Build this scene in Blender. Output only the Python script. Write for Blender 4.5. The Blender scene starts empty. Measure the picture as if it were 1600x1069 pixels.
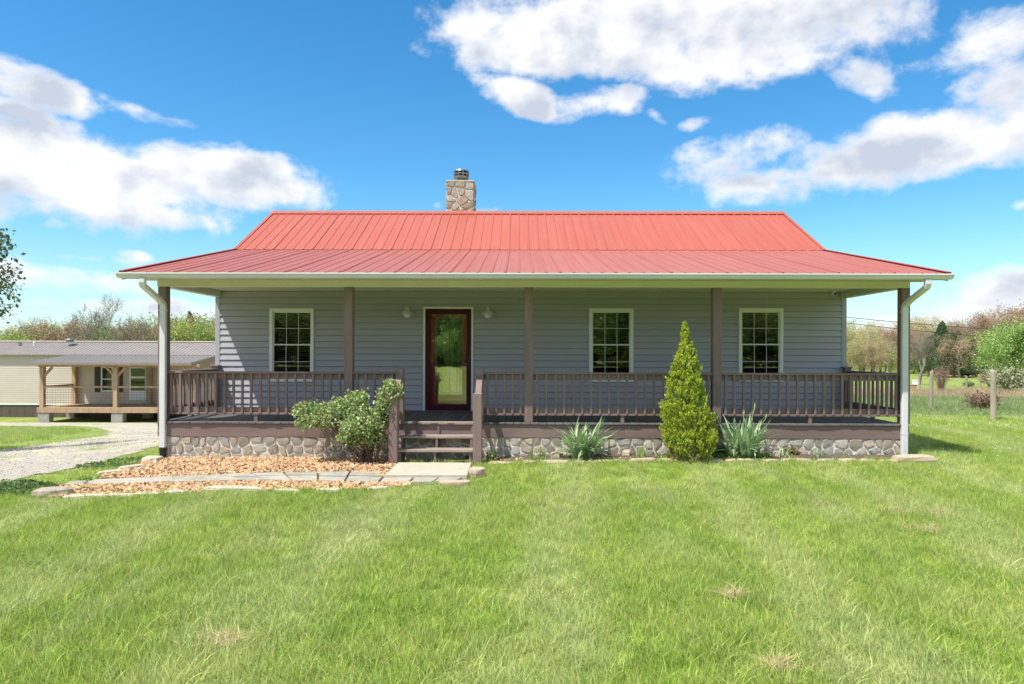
import bpy, math, random
import numpy as np
from mathutils import Vector, Matrix, Euler, noise
R = random.Random(7)
NP = np.random.default_rng(7)
S = bpy.context.scene
C = S.collection
rad = math.radians
# ------------------------------------------------------------------ camera
F, CX, HY, EYE = 1067.0, 800.0, 552.0, 1.89
cam = bpy.data.objects.new('camera', bpy.data.cameras.new('camera'))
C.objects.link(cam)
cam.data.sensor_width = 36; cam.data.lens = 24.0
cam.data.shift_y = 17.5 / 1600
cam.data.clip_start = .05; cam.data.clip_end = 3000
cam.location = (0, 0, EYE); cam.rotation_euler = (rad(90), rad(-.16), 0)
S.camera = cam
# ------------------------------------------------------------------ light
SUN = Vector((-1.23, -1.0, 2.84)).normalized()
sun = bpy.data.objects.new('sun', bpy.data.lights.new('sun', 'SUN'))
C.objects.link(sun)
sun.data.energy = 2.7; sun.data.angle = rad(.53); sun.data.color = (1, .95, .86)
sun.rotation_euler = SUN.to_track_quat('Z', 'Y').to_euler()
S.view_settings.view_transform = 'Standard'; S.view_settings.look = 'None'
S.view_settings.exposure = 1.3; S.view_settings.gamma = 1
S.view_settings.use_curve_mapping = False
S.cycles.max_bounces = 8; S.cycles.transparent_max_bounces = 12
S.cycles.use_denoising = True
S.cycles.sample_clamp_indirect = 6
# ------------------------------------------------------------------ node helper
class G:
    def __init__(s, nt): s.nt = nt; s.N = nt.nodes; s.L = nt.links
    def new(s, t, **k):
        n = s.N.new(t)
        for a, v in k.items(): setattr(n, a, v)
        return n
    def put(s, sock, v):
        if isinstance(v, bpy.types.NodeSocket): s.L.new(v, sock)
        elif isinstance(v, (tuple, list)):
            v = tuple(v)
            if sock.type == 'RGBA' and len(v) == 3: v = v + (1,)
            sock.default_value = v
        elif v is not None: sock.default_value = v
    def m(s, op, a, b=None, c=None, clamp=False):
        n = s.new('ShaderNodeMath', operation=op); n.use_clamp = clamp
        s.put(n.inputs[0], a); s.put(n.inputs[1], b); s.put(n.inputs[2], c)
        return n.outputs[0]
    def mix(s, f, a, b, mode='MIX'):
        n = s.new('ShaderNodeMix', data_type='RGBA', blend_type=mode)
        s.put(n.inputs[0], f); s.put(n.inputs[6], a); s.put(n.inputs[7], b)
        return n.outputs[2]
    def noise(s, vec, scale, detail=4, rough=.5, dist=0):
        n = s.new('ShaderNodeTexNoise'); s.put(n.inputs['Vector'], vec)
        n.inputs['Scale'].default_value = scale; n.inputs['Detail'].default_value = detail
        n.inputs['Roughness'].default_value = rough; n.inputs['Distortion'].default_value = dist
        return n.outputs[0]
    def rng(s, v, a, b, c=0., d=1., smooth=True):
        n = s.new('ShaderNodeMapRange', interpolation_type='SMOOTHSTEP' if smooth else 'LINEAR')
        for i, q in enumerate((v, a, b, c, d)): s.put(n.inputs[i], q)
        return n.outputs[0]
    def scalev(s, vec, sc, rot=(0, 0, 0), loc=(0, 0, 0)):
        n = s.new('ShaderNodeMapping'); s.put(n.inputs[0], vec)
        n.inputs[1].default_value = loc; n.inputs[2].default_value = rot; n.inputs[3].default_value = sc
        return n.outputs[0]
# ------------------------------------------------------------------ world
W = bpy.data.worlds.new('World'); S.world = W; W.use_nodes = True
g = G(W.node_tree); g.N.clear()
out = g.new('ShaderNodeOutputWorld'); bgd = g.new('ShaderNodeBackground')
g.L.new(bgd.outputs[0], out.inputs[0])
sky = g.new('ShaderNodeTexSky', sky_type='NISHITA', sun_disc=False)
sky.sun_elevation = math.asin(SUN.z); sky.sun_rotation = math.atan2(SUN.x, SUN.y) % (2 * math.pi)
sky.air_density = 1.0; sky.dust_density = .35; sky.ozone_density = 2.2; sky.altitude = 200
tc = g.new('ShaderNodeTexCoord')
sep = g.new('ShaderNodeSeparateXYZ'); g.L.new(tc.outputs['Generated'], sep.inputs[0])
X, Y, Z = sep.outputs
az = g.m('ARCTAN2', X, Y); el = g.m('ARCSINE', Z)
hs = g.new('ShaderNodeHueSaturation'); g.put(hs.inputs['Color'], sky.outputs[0])
hs.inputs['Saturation'].default_value = 1.34; hs.inputs['Value'].default_value = .98
hs.inputs['Hue'].default_value = .494
blue = g.mix(1, hs.outputs[0], (.86, 1.0, 1.02, 1), 'MULTIPLY')
dirv = g.scalev(tc.outputs['Generated'], (1, 1, 1.45))
wn = g.new('ShaderNodeTexNoise'); g.put(wn.inputs['Vector'], dirv)
wn.inputs['Scale'].default_value = 5; wn.inputs['Detail'].default_value = 3
wsep = g.new('ShaderNodeSeparateColor'); g.L.new(wn.outputs['Color'], wsep.inputs[0])
azw = g.m('ADD', az, g.m('MULTIPLY', g.m('SUBTRACT', wsep.outputs[0], .5), .09))
elw = g.m('ADD', el, g.m('MULTIPLY', g.m('SUBTRACT', wsep.outputs[1], .5), .045))
BLOBS = [  # px, py, half-width, half-height, tilt deg, weight  (cloud banks round the place)
 (105, 270, 290, 82, -4, 1), (350, 280, 185, 42, -6, 1.1), (230, 338, 110, 24, 0, .9), (60, 190, 130, 22, -3, .75), (-150, 250, 260, 110, 0, 1),
 (85, 148, 120, 34, -8, .85), (210, 168, 95, 20, -6, .7),
 (1085, 20, 345, 78, 0, 1), (870, 55, 130, 55, 0, .9), (1350, 115, 90, 34, -20, .5), (1120, 92, 150, 42, -3, 1), (1290, 30, 180, 70, 0, 1),
 (825, 160, 80, 26, -12, .85), (940, 158, 85, 26, 10, .85), (1100, 187, 40, 15, 5, .3), (1030, 172, 30, 14, -30, .12),
 (1420, 232, 310, 48, 5, 1), (1290, 262, 215, 44, 3, 1), (1570, 212, 180, 44, 5, 1), (1160, 244, 105, 40, 5, 1), (1190, 292, 80, 18, 0, .8),
 (1570, 50, 100, 52, 0, .8), (1440, 108, 90, 24, 0, .25), (1700, 90, 200, 90, 0, 1),
 (1570, 455, 130, 48, 6, .8), (1600, 320, 40, 18, 0, .25),
 (60, 425, 230, 34, -4, .62), (75, 348, 36, 12, 0, .6), (190, 398, 42, 12, -8, .6), (120, 400, 130, 14, -2, .55),
 (760, 329, 40, 8, 0, .35), (690, 325, 16, 9, 0, .2), (350, 485, 420, 26, 0, .35), (1460, 500, 420, 22, 0, .4)]
dens = None; dens2 = None
for (px, py, a, b, t, w) in BLOBS:
    A = math.atan((px - CX) / F); E = math.atan((HY - py) / F * math.cos(A))
    k = math.cos(A)
    a2, b2 = a / F * k * k, b / F * k * 1.02
    ct, st = math.cos(rad(t)), math.sin(rad(t))
    du = g.m('SUBTRACT', azw, A); dv = g.m('SUBTRACT', elw, E)
    u = g.m('ADD', g.m('MULTIPLY', du, ct / a2), g.m('MULTIPLY', dv, st / a2))
    v = g.m('ADD', g.m('MULTIPLY', du, -st / b2), g.m('MULTIPLY', dv, ct / b2))
    r2 = g.m('ADD', g.m('MULTIPLY', u, u), g.m('MULTIPLY', v, v))
    d = g.m('MULTIPLY_ADD', r2, -1.0, w)
    dens = d if dens is None else g.m('MAXIMUM', dens, d)
    v2 = g.m('ADD', v, .42); d2 = g.m('MULTIPLY_ADD', g.m('ADD', g.m('MULTIPLY', u, u), g.m('MULTIPLY', v2, v2)), -1.0, w)
    dens2 = d2 if dens2 is None else g.m('MAXIMUM', dens2, d2)
dens = g.m('MAXIMUM', dens, -1.6)
# the rest of the sky (beside, above and behind): scattered unseen clouds, cover raised for a brighter, whiter fill
gen = g.noise(g.scalev(tc.outputs['Generated'], (1, 1, 2.6)), 2.3, 3, .5)
away = g.m('MAXIMUM', g.rng(g.m('ABSOLUTE', az), .78, .95), g.rng(el, .52, .68))
gend = g.m('SUBTRACT', g.m('MULTIPLY', g.m('SUBTRACT', gen, .44), 9), g.m('MULTIPLY_ADD', away, -3.2, 3.2))
dens = g.m('MAXIMUM', dens, gend); dens2 = g.m('MAXIMUM', dens2, gend)
n1 = g.noise(dirv, 7.0, 12, .60, .15)
n2 = g.noise(dirv, 3.4, 4, .5)
dd = g.m('ADD', dens, g.m('MULTIPLY', g.m('SUBTRACT', n1, .475), 5.6))
cover = g.rng(dd, -.1, 1.0)
deep = g.rng(g.m('ADD', g.m('ADD', dens2, g.m('MULTIPLY', g.m('SUBTRACT', n2, .5), 2.2)), g.m('MULTIPLY', g.m('SUBTRACT', n1, .5), 2.4)), -.2, 2.3)
nup = g.noise(g.scalev(dirv, (1, 1, 1), loc=(-.02, -.015, .055)), 8.5, 6, .52, .12)
nlo = g.noise(dirv, 8.5, 6, .52, .12)
relief = g.m('MULTIPLY', g.m('SUBTRACT', nup, nlo), 4.5)
deep = g.m('ADD', g.m('MULTIPLY', deep, .8), g.m('MULTIPLY', relief, g.rng(dd, .2, 1.2)), clamp=True)
ccol = g.mix(deep, (5.3, 5.3, 5.35, 1), (3.1, 3.4, 3.95, 1))
vis = g.m('MULTIPLY', cover, g.rng(el, -.01, .05))
# thin veil low over the horizon
veil = g.m('MULTIPLY', g.rng(el, .0, .20, 1, 0), .34)
skyc = g.mix(veil, blue, (2.9, 3.6, 4.5, 1))
fin = g.mix(g.m('MULTIPLY', vis, .97), skyc, ccol)
g.L.new(fin, bgd.inputs[0]); bgd.inputs[1].default_value = .082

# ------------------------------------------------------------------ materials
MATS = {}
def mat(name, c1, c2=None, scale=8, rough=.7, bump=0, bscale=None, stretch=(1, 1, 1), rnd=0., c3=None, c3amt=.0, c3scale=2,
        metal=0, space='Object', spec=.5, isl=0., trans=0., detail=5, bdist=.01, c3t=.55):
    if name in MATS: return MATS[name]
    M = bpy.data.materials.new(name); M.use_nodes = True; MATS[name] = M
    q = G(M.node_tree); q.N.clear()
    o = q.new('ShaderNodeOutputMaterial'); p = q.new('ShaderNodeBsdfPrincipled')
    c2 = c2 or tuple(v * .75 for v in c1)
    if space == 'World':
        src = q.new('ShaderNodeNewGeometry').outputs['Position']
    else: src = q.new('ShaderNodeTexCoord').outputs['Object']
    oi = q.new('ShaderNodeObjectInfo')
    va = q.new('ShaderNodeVectorMath', operation='MULTIPLY_ADD')
    q.put(va.inputs[0], oi.outputs['Random']); va.inputs[1].default_value = (37, 53, 71) if space != 'World' else (0, 0, 0)
    q.L.new(src, va.inputs[2])
    vec = q.scalev(va.outputs[0], stretch)
    col = q.mix(q.rng(q.noise(vec, scale, detail, .6), .3, .7), c1, c2)
    if c3: col = q.mix(q.m('MULTIPLY', q.rng(q.noise(vec, c3scale, 5, .62), c3t, c3t + .13), c3amt), col, c3)
    if rnd:
        col = q.mix(1, col, q.mix(oi.outputs['Random'], (1 - rnd,) * 3, (1 + rnd,) * 3), 'MULTIPLY')
    if isl:
        rp = q.new('ShaderNodeNewGeometry').outputs['Random Per Island']
        col = q.mix(1, col, q.mix(rp, (1 - isl,) * 3, (1 + isl,) * 3), 'MULTIPLY')
    q.L.new(col, p.inputs['Base Color'])
    p.inputs['Roughness'].default_value = rough; p.inputs['Metallic'].default_value = metal
    p.inputs['Specular IOR Level'].default_value = spec
    if bump:
        b = q.new('ShaderNodeBump'); b.inputs['Strength'].default_value = bump; b.inputs['Distance'].default_value = bdist
        q.L.new(q.noise(vec, bscale or scale * 4, 6, .65), b.inputs['Height']); q.L.new(b.outputs[0], p.inputs['Normal'])
    sh = p.outputs[0]
    if trans:
        t = q.new('ShaderNodeBsdfTranslucent'); q.L.new(col, t.inputs[0])
        ms = q.new('ShaderNodeMixShader'); ms.inputs[0].default_value = trans
        q.L.new(sh, ms.inputs[1]); q.L.new(t.outputs[0], ms.inputs[2]); sh = ms.outputs[0]
    q.L.new(sh, o.inputs[0])
    return M
def glass_mat(name, refl, tint, rough=.0, wave=0.):
    M = bpy.data.materials.new(name); M.use_nodes = True
    q = G(M.node_tree); q.N.clear(); o = q.new('ShaderNodeOutputMaterial')
    t = q.new('ShaderNodeBsdfTransparent'); q.put(t.inputs[0], tint)
    gl = q.new('ShaderNodeBsdfGlossy'); gl.inputs['Roughness'].default_value = rough
    if wave:
        b = q.new('ShaderNodeBump'); b.inputs['Strength'].default_value = wave; b.inputs['Distance'].default_value = .004
        q.L.new(q.noise(q.new('ShaderNodeTexCoord').outputs['Object'], 3, 2), b.inputs['Height']); q.L.new(b.outputs[0], gl.inputs['Normal'])
    fr = q.new('ShaderNodeFresnel'); fr.inputs[0].default_value = 1.5
    f = q.m('ADD', fr.outputs[0], refl, clamp=True)
    ms = q.new('ShaderNodeMixShader'); q.L.new(f, ms.inputs[0]); q.L.new(t.outputs[0], ms.inputs[1]); q.L.new(gl.outputs[0], ms.inputs[2])
    q.L.new(ms.outputs[0], o.inputs[0]); return M

m_brown = mat('brown_paint', (.235, .163, .152), (.185, .128, .118), 5, .62, .25, 30, (1, 1, .25), rnd=.07, c3=(.36, .29, .265), c3amt=.5, c3scale=7, c3t=.62)
m_brownh = mat('brown_paint_rail', (.23, .16, .15), (.18, .125, .115), 4, .62, .25, 30, (.25, 1, 1), rnd=.05, c3=(.35, .28, .26), c3amt=.5, c3scale=5, c3t=.6)
m_deck = mat('deck_grey_brown', (.135, .13, .132), (.095, .09, .092), 6, .65, .3, 30, (1, .2, 1), rnd=.14, c3=(.14, .13, .125), c3amt=.5, c3scale=3)
m_tread = mat('tread_weathered', (.34, .27, .235), (.26, .205, .18), 9, .75, .4, 40, (.3, 1, 1), rnd=.06, c3=(.33, .28, .25), c3amt=.6, c3scale=5)
m_siding = mat('siding_grey', (.41, .41, .475), (.385, .385, .445), 1.5, .55, .05, 60, (.3, 1, 1), rnd=.035)
m_white = mat('white_vinyl', (.85, .86, .88), (.82, .83, .85), 3, .42, 0)
m_soffit = mat('soffit_cream', (.70, .69, .62), (.66, .65, .58), 3, .5, 0)
m_gutter = mat('gutter_white', (.70, .71, .75), (.63, .64, .67), 2, .35, 0, c3=(.45, .42, .37), c3amt=.3, c3scale=3, c3t=.6, stretch=(.3, 1, 1))
m_mortar = mat('mortar', (.72, .67, .59), (.60, .56, .49), 14, .9, .5, 60)
STONES = [mat('fieldstone_%s' % n, a, b, 9, .85, .6, 35, c3=c, c3amt=.6, c3scale=5, rnd=.12) for n, a, b, c in (
    ('grey', (.40, .38, .34), (.28, .265, .24), (.50, .47, .42)), ('tan', (.46, .40, .30), (.34, .295, .225), (.36, .34, .31)),
    ('brown', (.36, .31, .255), (.25, .22, .19), (.46, .41, .35)), ('pink', (.46, .36, .29), (.34, .28, .235), (.42, .39, .35)),
    ('pale', (.52, .49, .42), (.40, .37, .33), (.33, .315, .29)))]
m_roof = mat('red_roof_paint', (.40, .087, .055), (.375, .08, .050), 1.2, .42, 0, rnd=.03, c3=(.42, .13, .095), c3amt=.25, c3scale=1.5, c3t=.47, stretch=(5, .35, 1))
m_roof_muted = mat('red_roof_muted', (.365, .098, .070), (.34, .09, .064), 1.2, .42, 0, rnd=.03, c3=(.38, .14, .11), c3amt=.35, c3scale=1.5, c3t=.45, stretch=(5, .35, 1))  # duller, slightly pinker red for the lower roof slope
m_dark = mat('painted_gap_shade', (.012, .011, .010), (.008, .008, .008), 4, .9)  # near-black colour paints in the shade under roof ribs and deck boards
m_door = mat('door_maroon', (.075, .004, .012), (.055, .004, .010), 4, .55, spec=.25)
m_idoor = mat('inner_door_red', (.52, .03, .03), (.40, .025, .025), 10, .35, .2, 30)
m_copper = mat('door_glass_border', (.60, .24, .07), (.35, .11, .035), 26, .35, .3, 50)
m_lead = mat('leading', (.05, .055, .06), (.03, .03, .035), 8, .4, metal=.6)
m_black = mat('black_metal', (.015, .015, .016), (.01, .01, .01), 8, .4)
m_lampm = mat('lamp_galvanised', (.72, .72, .66), (.62, .62, .57), 12, .4, metal=.1)
m_steel = mat('flue_steel', (.34, .34, .34), (.20, .19, .18), 10, .4, metal=.8)
m_conc = mat('concrete', (.50, .455, .375), (.43, .39, .32), 5, .9, .4, 60, c3=(.30, .28, .23), c3amt=.5, c3scale=3)
m_flag = mat('flagstone', (.40, .37, .315), (.31, .29, .25), 5, .9, .5, 45, rnd=.12, c3=(.22, .23, .16), c3amt=.5, c3scale=4)
m_edge = mat('edging_stone', (.53, .44, .32), (.42, .345, .25), 7, .9, .6, 30, rnd=.14, c3=(.5, .28, .17), c3amt=.5, c3scale=4)
m_soil = mat('soil', (.13, .10, .075), (.08, .06, .045), 12, .95, .8, 50, space='World')
m_rock = mat('river_chip', (.66, .42, .24), (.50, .29, .15), 9, .8, .4, 40, rnd=.38, c3=(.72, .58, .43), c3amt=.8, c3scale=6)
m_interior = mat('interior', (.10, .10, .09), (.08, .08, .075), 2, .9)
m_blind = mat('blind', (.62, .62, .60), (.58, .58, .56), 4, .6)
m_glass = glass_mat('window_glass', .11, (.55, .6, .58), 0, .12)
m_dglass = glass_mat('storm_glass', .10, (.95, .95, .95), 0, .05)
m_acr = glass_mat('clear_acrylic', .12, (.86, .88, .88), .1)
m_pglass = glass_mat('door_pane_glass', .58, (.25, .3, .27), .02, .35)

# ------------------------------------------------------------------ object helpers
def link(o):
    C.objects.link(o); return o
def tag(o, label=None, cat=None, group=None, kind=None):
    if label: o['label'] = label
    if cat: o['category'] = cat
    if group: o['group'] = group
    if kind: o['kind'] = kind
    return o
def empty(name, loc=(0, 0, 0), rz=0, **k):
    o = link(bpy.data.objects.new(name, None)); o.location = loc; o.rotation_euler = (0, 0, rz)
    o.empty_display_size = .2
    return tag(o, **k)
def inst(name, me, parent=None, loc=(0, 0, 0), rot=(0, 0, 0), sc=(1, 1, 1)):
    o = link(bpy.data.objects.new(name, me)); o.parent = parent
    o.location = loc; o.rotation_euler = rot; o.scale = sc if hasattr(sc, '__len__') else (sc,) * 3
    return o
def fast_mesh(name, V, Fc, ms, smooth=False, mi=None):
    V = np.asarray(V, dtype=np.float32); Fc = np.asarray(Fc, dtype=np.int32)
    me = bpy.data.meshes.new(name); k = Fc.shape[1]
    me.vertices.add(len(V)); me.vertices.foreach_set('co', V.ravel())
    me.loops.add(Fc.size); me.loops.foreach_set('vertex_index', Fc.ravel())
    me.polygons.add(len(Fc)); me.polygons.foreach_set('loop_start', np.arange(0, Fc.size, k, dtype=np.int32))
    for mm in (ms if isinstance(ms, (list, tuple)) else [ms]): me.materials.append(mm)
    if mi is not None: me.polygons.foreach_set('material_index', np.asarray(mi, dtype=np.int32))
    me.update(calc_edges=True)
    if smooth: me.polygons.foreach_set('use_smooth', np.ones(len(Fc), dtype=bool))
    return me
class MB:
    def __init__(s): s.v = []; s.f = []
    def add(s, vs, fs):
        n = len(s.v); s.v += [tuple(v) for v in vs]; s.f += [tuple(i + n for i in f) for f in fs]; return s
    def box(s, x0, x1, y0, y1, z0, z1, c=0):
        if x0 > x1: x0, x1 = x1, x0
        if y0 > y1: y0, y1 = y1, y0
        if z0 > z1: z0, z1 = z1, z0
        if not c:
            return s.add([(x, y, z) for x in (x0, x1) for y in (y0, y1) for z in (z0, z1)],
                [(0, 1, 3, 2), (4, 6, 7, 5), (0, 4, 5, 1), (2, 3, 7, 6), (0, 2, 6, 4), (1, 5, 7, 3)])
        c = min(c, (x1 - x0) * .4, (y1 - y0) * .4, (z1 - z0) * .4)
        cx, cy, cz = (x0 + x1) / 2, (y0 + y1) / 2, (z0 + z1) / 2
        hx, hy, hz = (x1 - x0) / 2, (y1 - y0) / 2, (z1 - z0) / 2
        V = []; ix = {}
        for sx in (-1, 1):
            for sy in (-1, 1):
                for sz in (-1, 1):
                    for ax in range(3):
                        p = [hx - c, hy - c, hz - c]; p[ax] += c
                        ix[(sx, sy, sz, ax)] = len(V)
                        V.append((cx + sx * p[0], cy + sy * p[1], cz + sz * p[2]))
        Fs = []
        for ax in range(3):
            o = [a for a in range(3) if a != ax]
            for sg in (-1, 1):
                q = []
                for (a, b) in ((-1, -1), (1, -1), (1, 1), (-1, 1)):
                    k = [0, 0, 0]; k[ax] = sg; k[o[0]] = a; k[o[1]] = b; q.append(ix[(k[0], k[1], k[2], ax)])
                Fs.append(q)
            for (a, b) in ((-1, -1), (1, -1), (1, 1), (-1, 1)):
                k0 = [0, 0, 0]; k0[o[0]] = a; k0[o[1]] = b
                ka = k0[:]; ka[ax] = -1; kb = k0[:]; kb[ax] = 1
                Fs.append([ix[(*ka, o[0])], ix[(*kb, o[0])], ix[(*kb, o[1])], ix[(*ka, o[1])]])
        for sx in (-1, 1):
            for sy in (-1, 1):
                for sz in (-1, 1): Fs.append([ix[(sx, sy, sz, a)] for a in range(3)])
        return s.add(V, Fs)
    def beam(s, a, b, w, h, up=(0, 0, 1)):
        a, b = Vector(a), Vector(b); d = (b - a).normalized(); sd = d.cross(Vector(up)).normalized(); u = sd.cross(d)
        V = [p + sd * i * w / 2 + u * j * h / 2 for p in (a, b) for i in (-1, 1) for j in (-1, 1)]
        return s.add(V, [(0, 1, 3, 2), (4, 6, 7, 5), (0, 4, 5, 1), (2, 3, 7, 6), (0, 2, 6, 4), (1, 5, 7, 3)])
    def tube(s, pts, rs, n=6, caps=True):
        pts = [Vector(p) for p in pts]
        if not hasattr(rs, '__len__'): rs = [rs] * len(pts)
        rings = []; ref = Vector((0, 0, 1)); V = []
        for i, p in enumerate(pts):
            d = (pts[min(i + 1, len(pts) - 1)] - pts[max(i - 1, 0)]).normalized()
            if abs(d.dot(ref)) > .95: ref = Vector((1, 0, 0))
            a = d.cross(ref).normalized(); b = d.cross(a)
            for k in range(n):
                t = 2 * math.pi * k / n; V.append(p + (a * math.cos(t) + b * math.sin(t)) * rs[i])
        Fs = [(i * n + k, i * n + (k + 1) % n, (i + 1) * n + (k + 1) % n, (i + 1) * n + k) for i in range(len(pts) - 1) for k in range(n)]
        if caps: Fs += [tuple(range(n - 1, -1, -1)), tuple(range((len(pts) - 1) * n, len(pts) * n))]
        return s.add(V, Fs)
    def lathe(s, prof, cx=0, cy=0, n=16):
        V = [(cx + r * math.cos(2 * math.pi * k / n), cy + r * math.sin(2 * math.pi * k / n), z) for r, z in prof for k in range(n)]
        return s.add(V, [(i * n + k, i * n + (k + 1) % n, (i + 1) * n + (k + 1) % n, (i + 1) * n + k) for i in range(len(prof) - 1) for k in range(n)])
    def prism(s, poly, x0, x1, axis=0):  # poly in the plane normal to axis
        n = len(poly)
        def P(t, a, b): return ((t, a, b), (a, t, b), (a, b, t))[axis]
        V = [P(x0, a, b) for a, b in poly] + [P(x1, a, b) for a, b in poly]
        return s.add(V, [tuple(range(n)), tuple(range(2 * n - 1, n - 1, -1))] + [(i, (i + 1) % n, n + (i + 1) % n, n + i) for i in range(n)])
    def mesh(s, name, m, smooth=False):
        me = bpy.data.meshes.new(name); me.from_pydata(s.v, [], s.f)
        for mm in (m if isinstance(m, (list, tuple)) else [m]): me.materials.append(mm)
        if smooth:
            me.polygons.foreach_set('use_smooth', [True] * len(me.polygons))
        me.update(); return me
    def build(s, name, m, parent=None, loc=(0, 0, 0), rot=(0, 0, 0), smooth=False):
        return inst(name, s.mesh(name, m, smooth), parent, loc, rot)
def tree_copy(o, parent=None):
    c = o.copy(); C.objects.link(c); c.parent = parent
    for ch in o.children: tree_copy(ch, c)
    return c

# ------------------------------------------------------------------ terrain
def sm(a, b, x):
    t = np.clip((np.asarray(x, float) - a) / (b - a), 0, 1); return t * t * (3 - 2 * t)
def gz(x, y):
    x = np.asarray(x, float); y = np.asarray(y, float)
    z = -2.12 * sm(-4.8, -12, x) * np.clip((y - 11.2) / 27.5, 0, 1)
    right = sm(2, 12, x)
    z = z - 1.5 * right * np.clip((y - 20) / 75, 0, 1)
    z = z - 1.2 * (1 - right) * (1 - sm(-4.8, -12, x)) * np.clip((y - 25) / 40, 0, 1)
    z = z + (.045 + .09 * sm(-2.5, 3, x)) * sm(9.4, 11.2, y) * (1 - sm(14, 22, y)) * (1 - sm(-6.4, -7.5, x))
    z = z + .018 * np.sin(x * 1.3 + y * .4) * np.sin(y * 1.1 - x * .5) * (1 - sm(8.5, 10, y))
    r = np.hypot(x, y)
    z = z + 10 * sm(260, 700, r)
    return z
def pix(px, py):
    dx, dz = (px - CX) / F, (HY - py) / F
    y = 2.0
    for _ in range(4000):
        z = EYE + dz * y
        if z <= float(gz(dx * y, y)): break
        y += .02 + y * .0008
    return (dx * y, y)
def inpoly(P, x, y):
    x = np.asarray(x); y = np.asarray(y); r = np.zeros(x.shape, bool); n = len(P)
    for i in range(n):
        (x0, y0), (x1, y1) = P[i], P[(i + 1) % n]
        if y0 == y1: continue
        r ^= ((y0 > y) != (y1 > y)) & (x < (x1 - x0) * (y - y0) / (y1 - y0) + x0)
    return r
def axis(a, b, n, far): 
    inner = np.linspace(a, b, n); st = (b - a) / (n - 1); L = []; s_ = st; t = b
    while t < far: s_ *= 1.22; t += s_; L.append(t)
    L = np.array(L); return np.concatenate([(a - (L - b))[::-1], inner, L])
gx, gy = axis(-32, 32, 161, 1500), axis(-8, 52, 151, 1500)
GX, GY = np.meshgrid(gx, gy); GZ = gz(GX, GY)
nx, ny = len(gx), len(gy)
idx = np.arange(nx * ny).reshape(ny, nx)
Q = np.stack([idx[:-1, :-1], idx[:-1, 1:], idx[1:, 1:], idx[1:, :-1]], -1).reshape(-1, 4)
# grass colour shared by the ground sheet and the blades
def grass_material(name, blades):
    M = bpy.data.materials.new(name); M.use_nodes = True; q = G(M.node_tree); q.N.clear()
    o = q.new('ShaderNodeOutputMaterial'); p = q.new('ShaderNodeBsdfPrincipled')
    geo = q.new('ShaderNodeNewGeometry'); pos = q.scalev(geo.outputs['Position'], (1, 1, 0))
    streak = q.noise(q.scalev(pos, (1.1, .3, 0), (0, 0, rad(12))), 1.0, 4, .55)
    patch = q.noise(pos, .9, 4, .55); fine = q.noise(pos, 6, 4, .6)
    base = q.mix(q.rng(patch, .35, .65), (.385, .55, .085), (.49, .61, .135))
    base = q.mix(q.m('MULTIPLY', q.rng(fine, .5, .7), .45), base, (.235, .41, .095))
    base = q.mix(q.m('MULTIPLY', q.rng(streak, .48, .70), .55), base, (.58, .63, .30))
    sx = q.new('ShaderNodeSeparateXYZ'); q.L.new(geo.outputs['Position'], sx.inputs[0])
    st = q.m('SINE', q.m('MULTIPLY_ADD', q.noise(pos, .45, 2), 5.0, q.m('ADD', q.m('MULTIPLY', sx.outputs[0], 3.0), q.m('MULTIPLY', sx.outputs[1], -.35))))
    base = q.mix(q.m('MULTIPLY', q.rng(st, .0, 1), .38), base, (.66, .72, .33))
    # meadow past the wire fence: blue-green tall grass, then a dry band, then mown field
    if not blades:
        yy = q.m('ADD', sx.outputs[1], q.m('MULTIPLY', q.m('SUBTRACT', q.noise(pos, .3, 4), .5), 5))
        rt = q.rng(sx.outputs[0], 5, 9)
        dry = q.m('MULTIPLY', q.m('MULTIPLY', q.rng(yy, 30, 33), q.rng(yy, 41, 45, 1, 0)), rt)
        base = q.mix(q.m('MULTIPLY', dry, .8), base, (.30, .235, .135))
        base = q.mix(q.m('MULTIPLY', q.rng(q.noise(pos, 14, 5, .7), .52, .66), .5), base, (.14, .11, .05))
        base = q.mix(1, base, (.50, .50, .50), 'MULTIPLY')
    else:
        oi = q.new('ShaderNodeObjectInfo')
        base = q.mix(1, base, q.mix(oi.outputs['Random'], (.78, .80, .8), (1.22, 1.18, 1.2)), 'MULTIPLY')
        isl = geo.outputs['Random Per Island']
        base = q.mix(1, base, q.mix(isl, (.58, .68, .6), (1.5, 1.35, 1.7)), 'MULTIPLY')
        base = q.mix(q.m('MULTIPLY', q.rng(isl, .90, .93), .75), base, (.42, .37, .20))
    q.L.new(base, p.inputs['Base Color']); p.inputs['Roughness'].default_value = .5 if blades else .9
    p.inputs['Specular IOR Level'].default_value = .4 if blades else .1
    sh = p.outputs[0]
    if blades:
        t = q.new('ShaderNodeBsdfTranslucent'); q.L.new(base, t.inputs[0]); ms = q.new('ShaderNodeMixShader')
        ms.inputs[0].default_value = .42; q.L.new(sh, ms.inputs[1]); q.L.new(t.outputs[0], ms.inputs[2]); sh = ms.outputs[0]
    else:
        b = q.new('ShaderNodeBump'); b.inputs['Strength'].default_value = .6; b.inputs['Distance'].default_value = .03
        q.L.new(q.noise(pos, 18, 5, .7), b.inputs['Height']); q.L.new(b.outputs[0], p.inputs['Normal'])
    q.L.new(sh, o.inputs[0]); return M
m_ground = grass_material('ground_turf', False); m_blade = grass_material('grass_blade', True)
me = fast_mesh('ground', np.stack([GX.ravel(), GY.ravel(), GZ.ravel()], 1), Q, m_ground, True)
tag(inst('ground', me), kind='structure')

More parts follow.
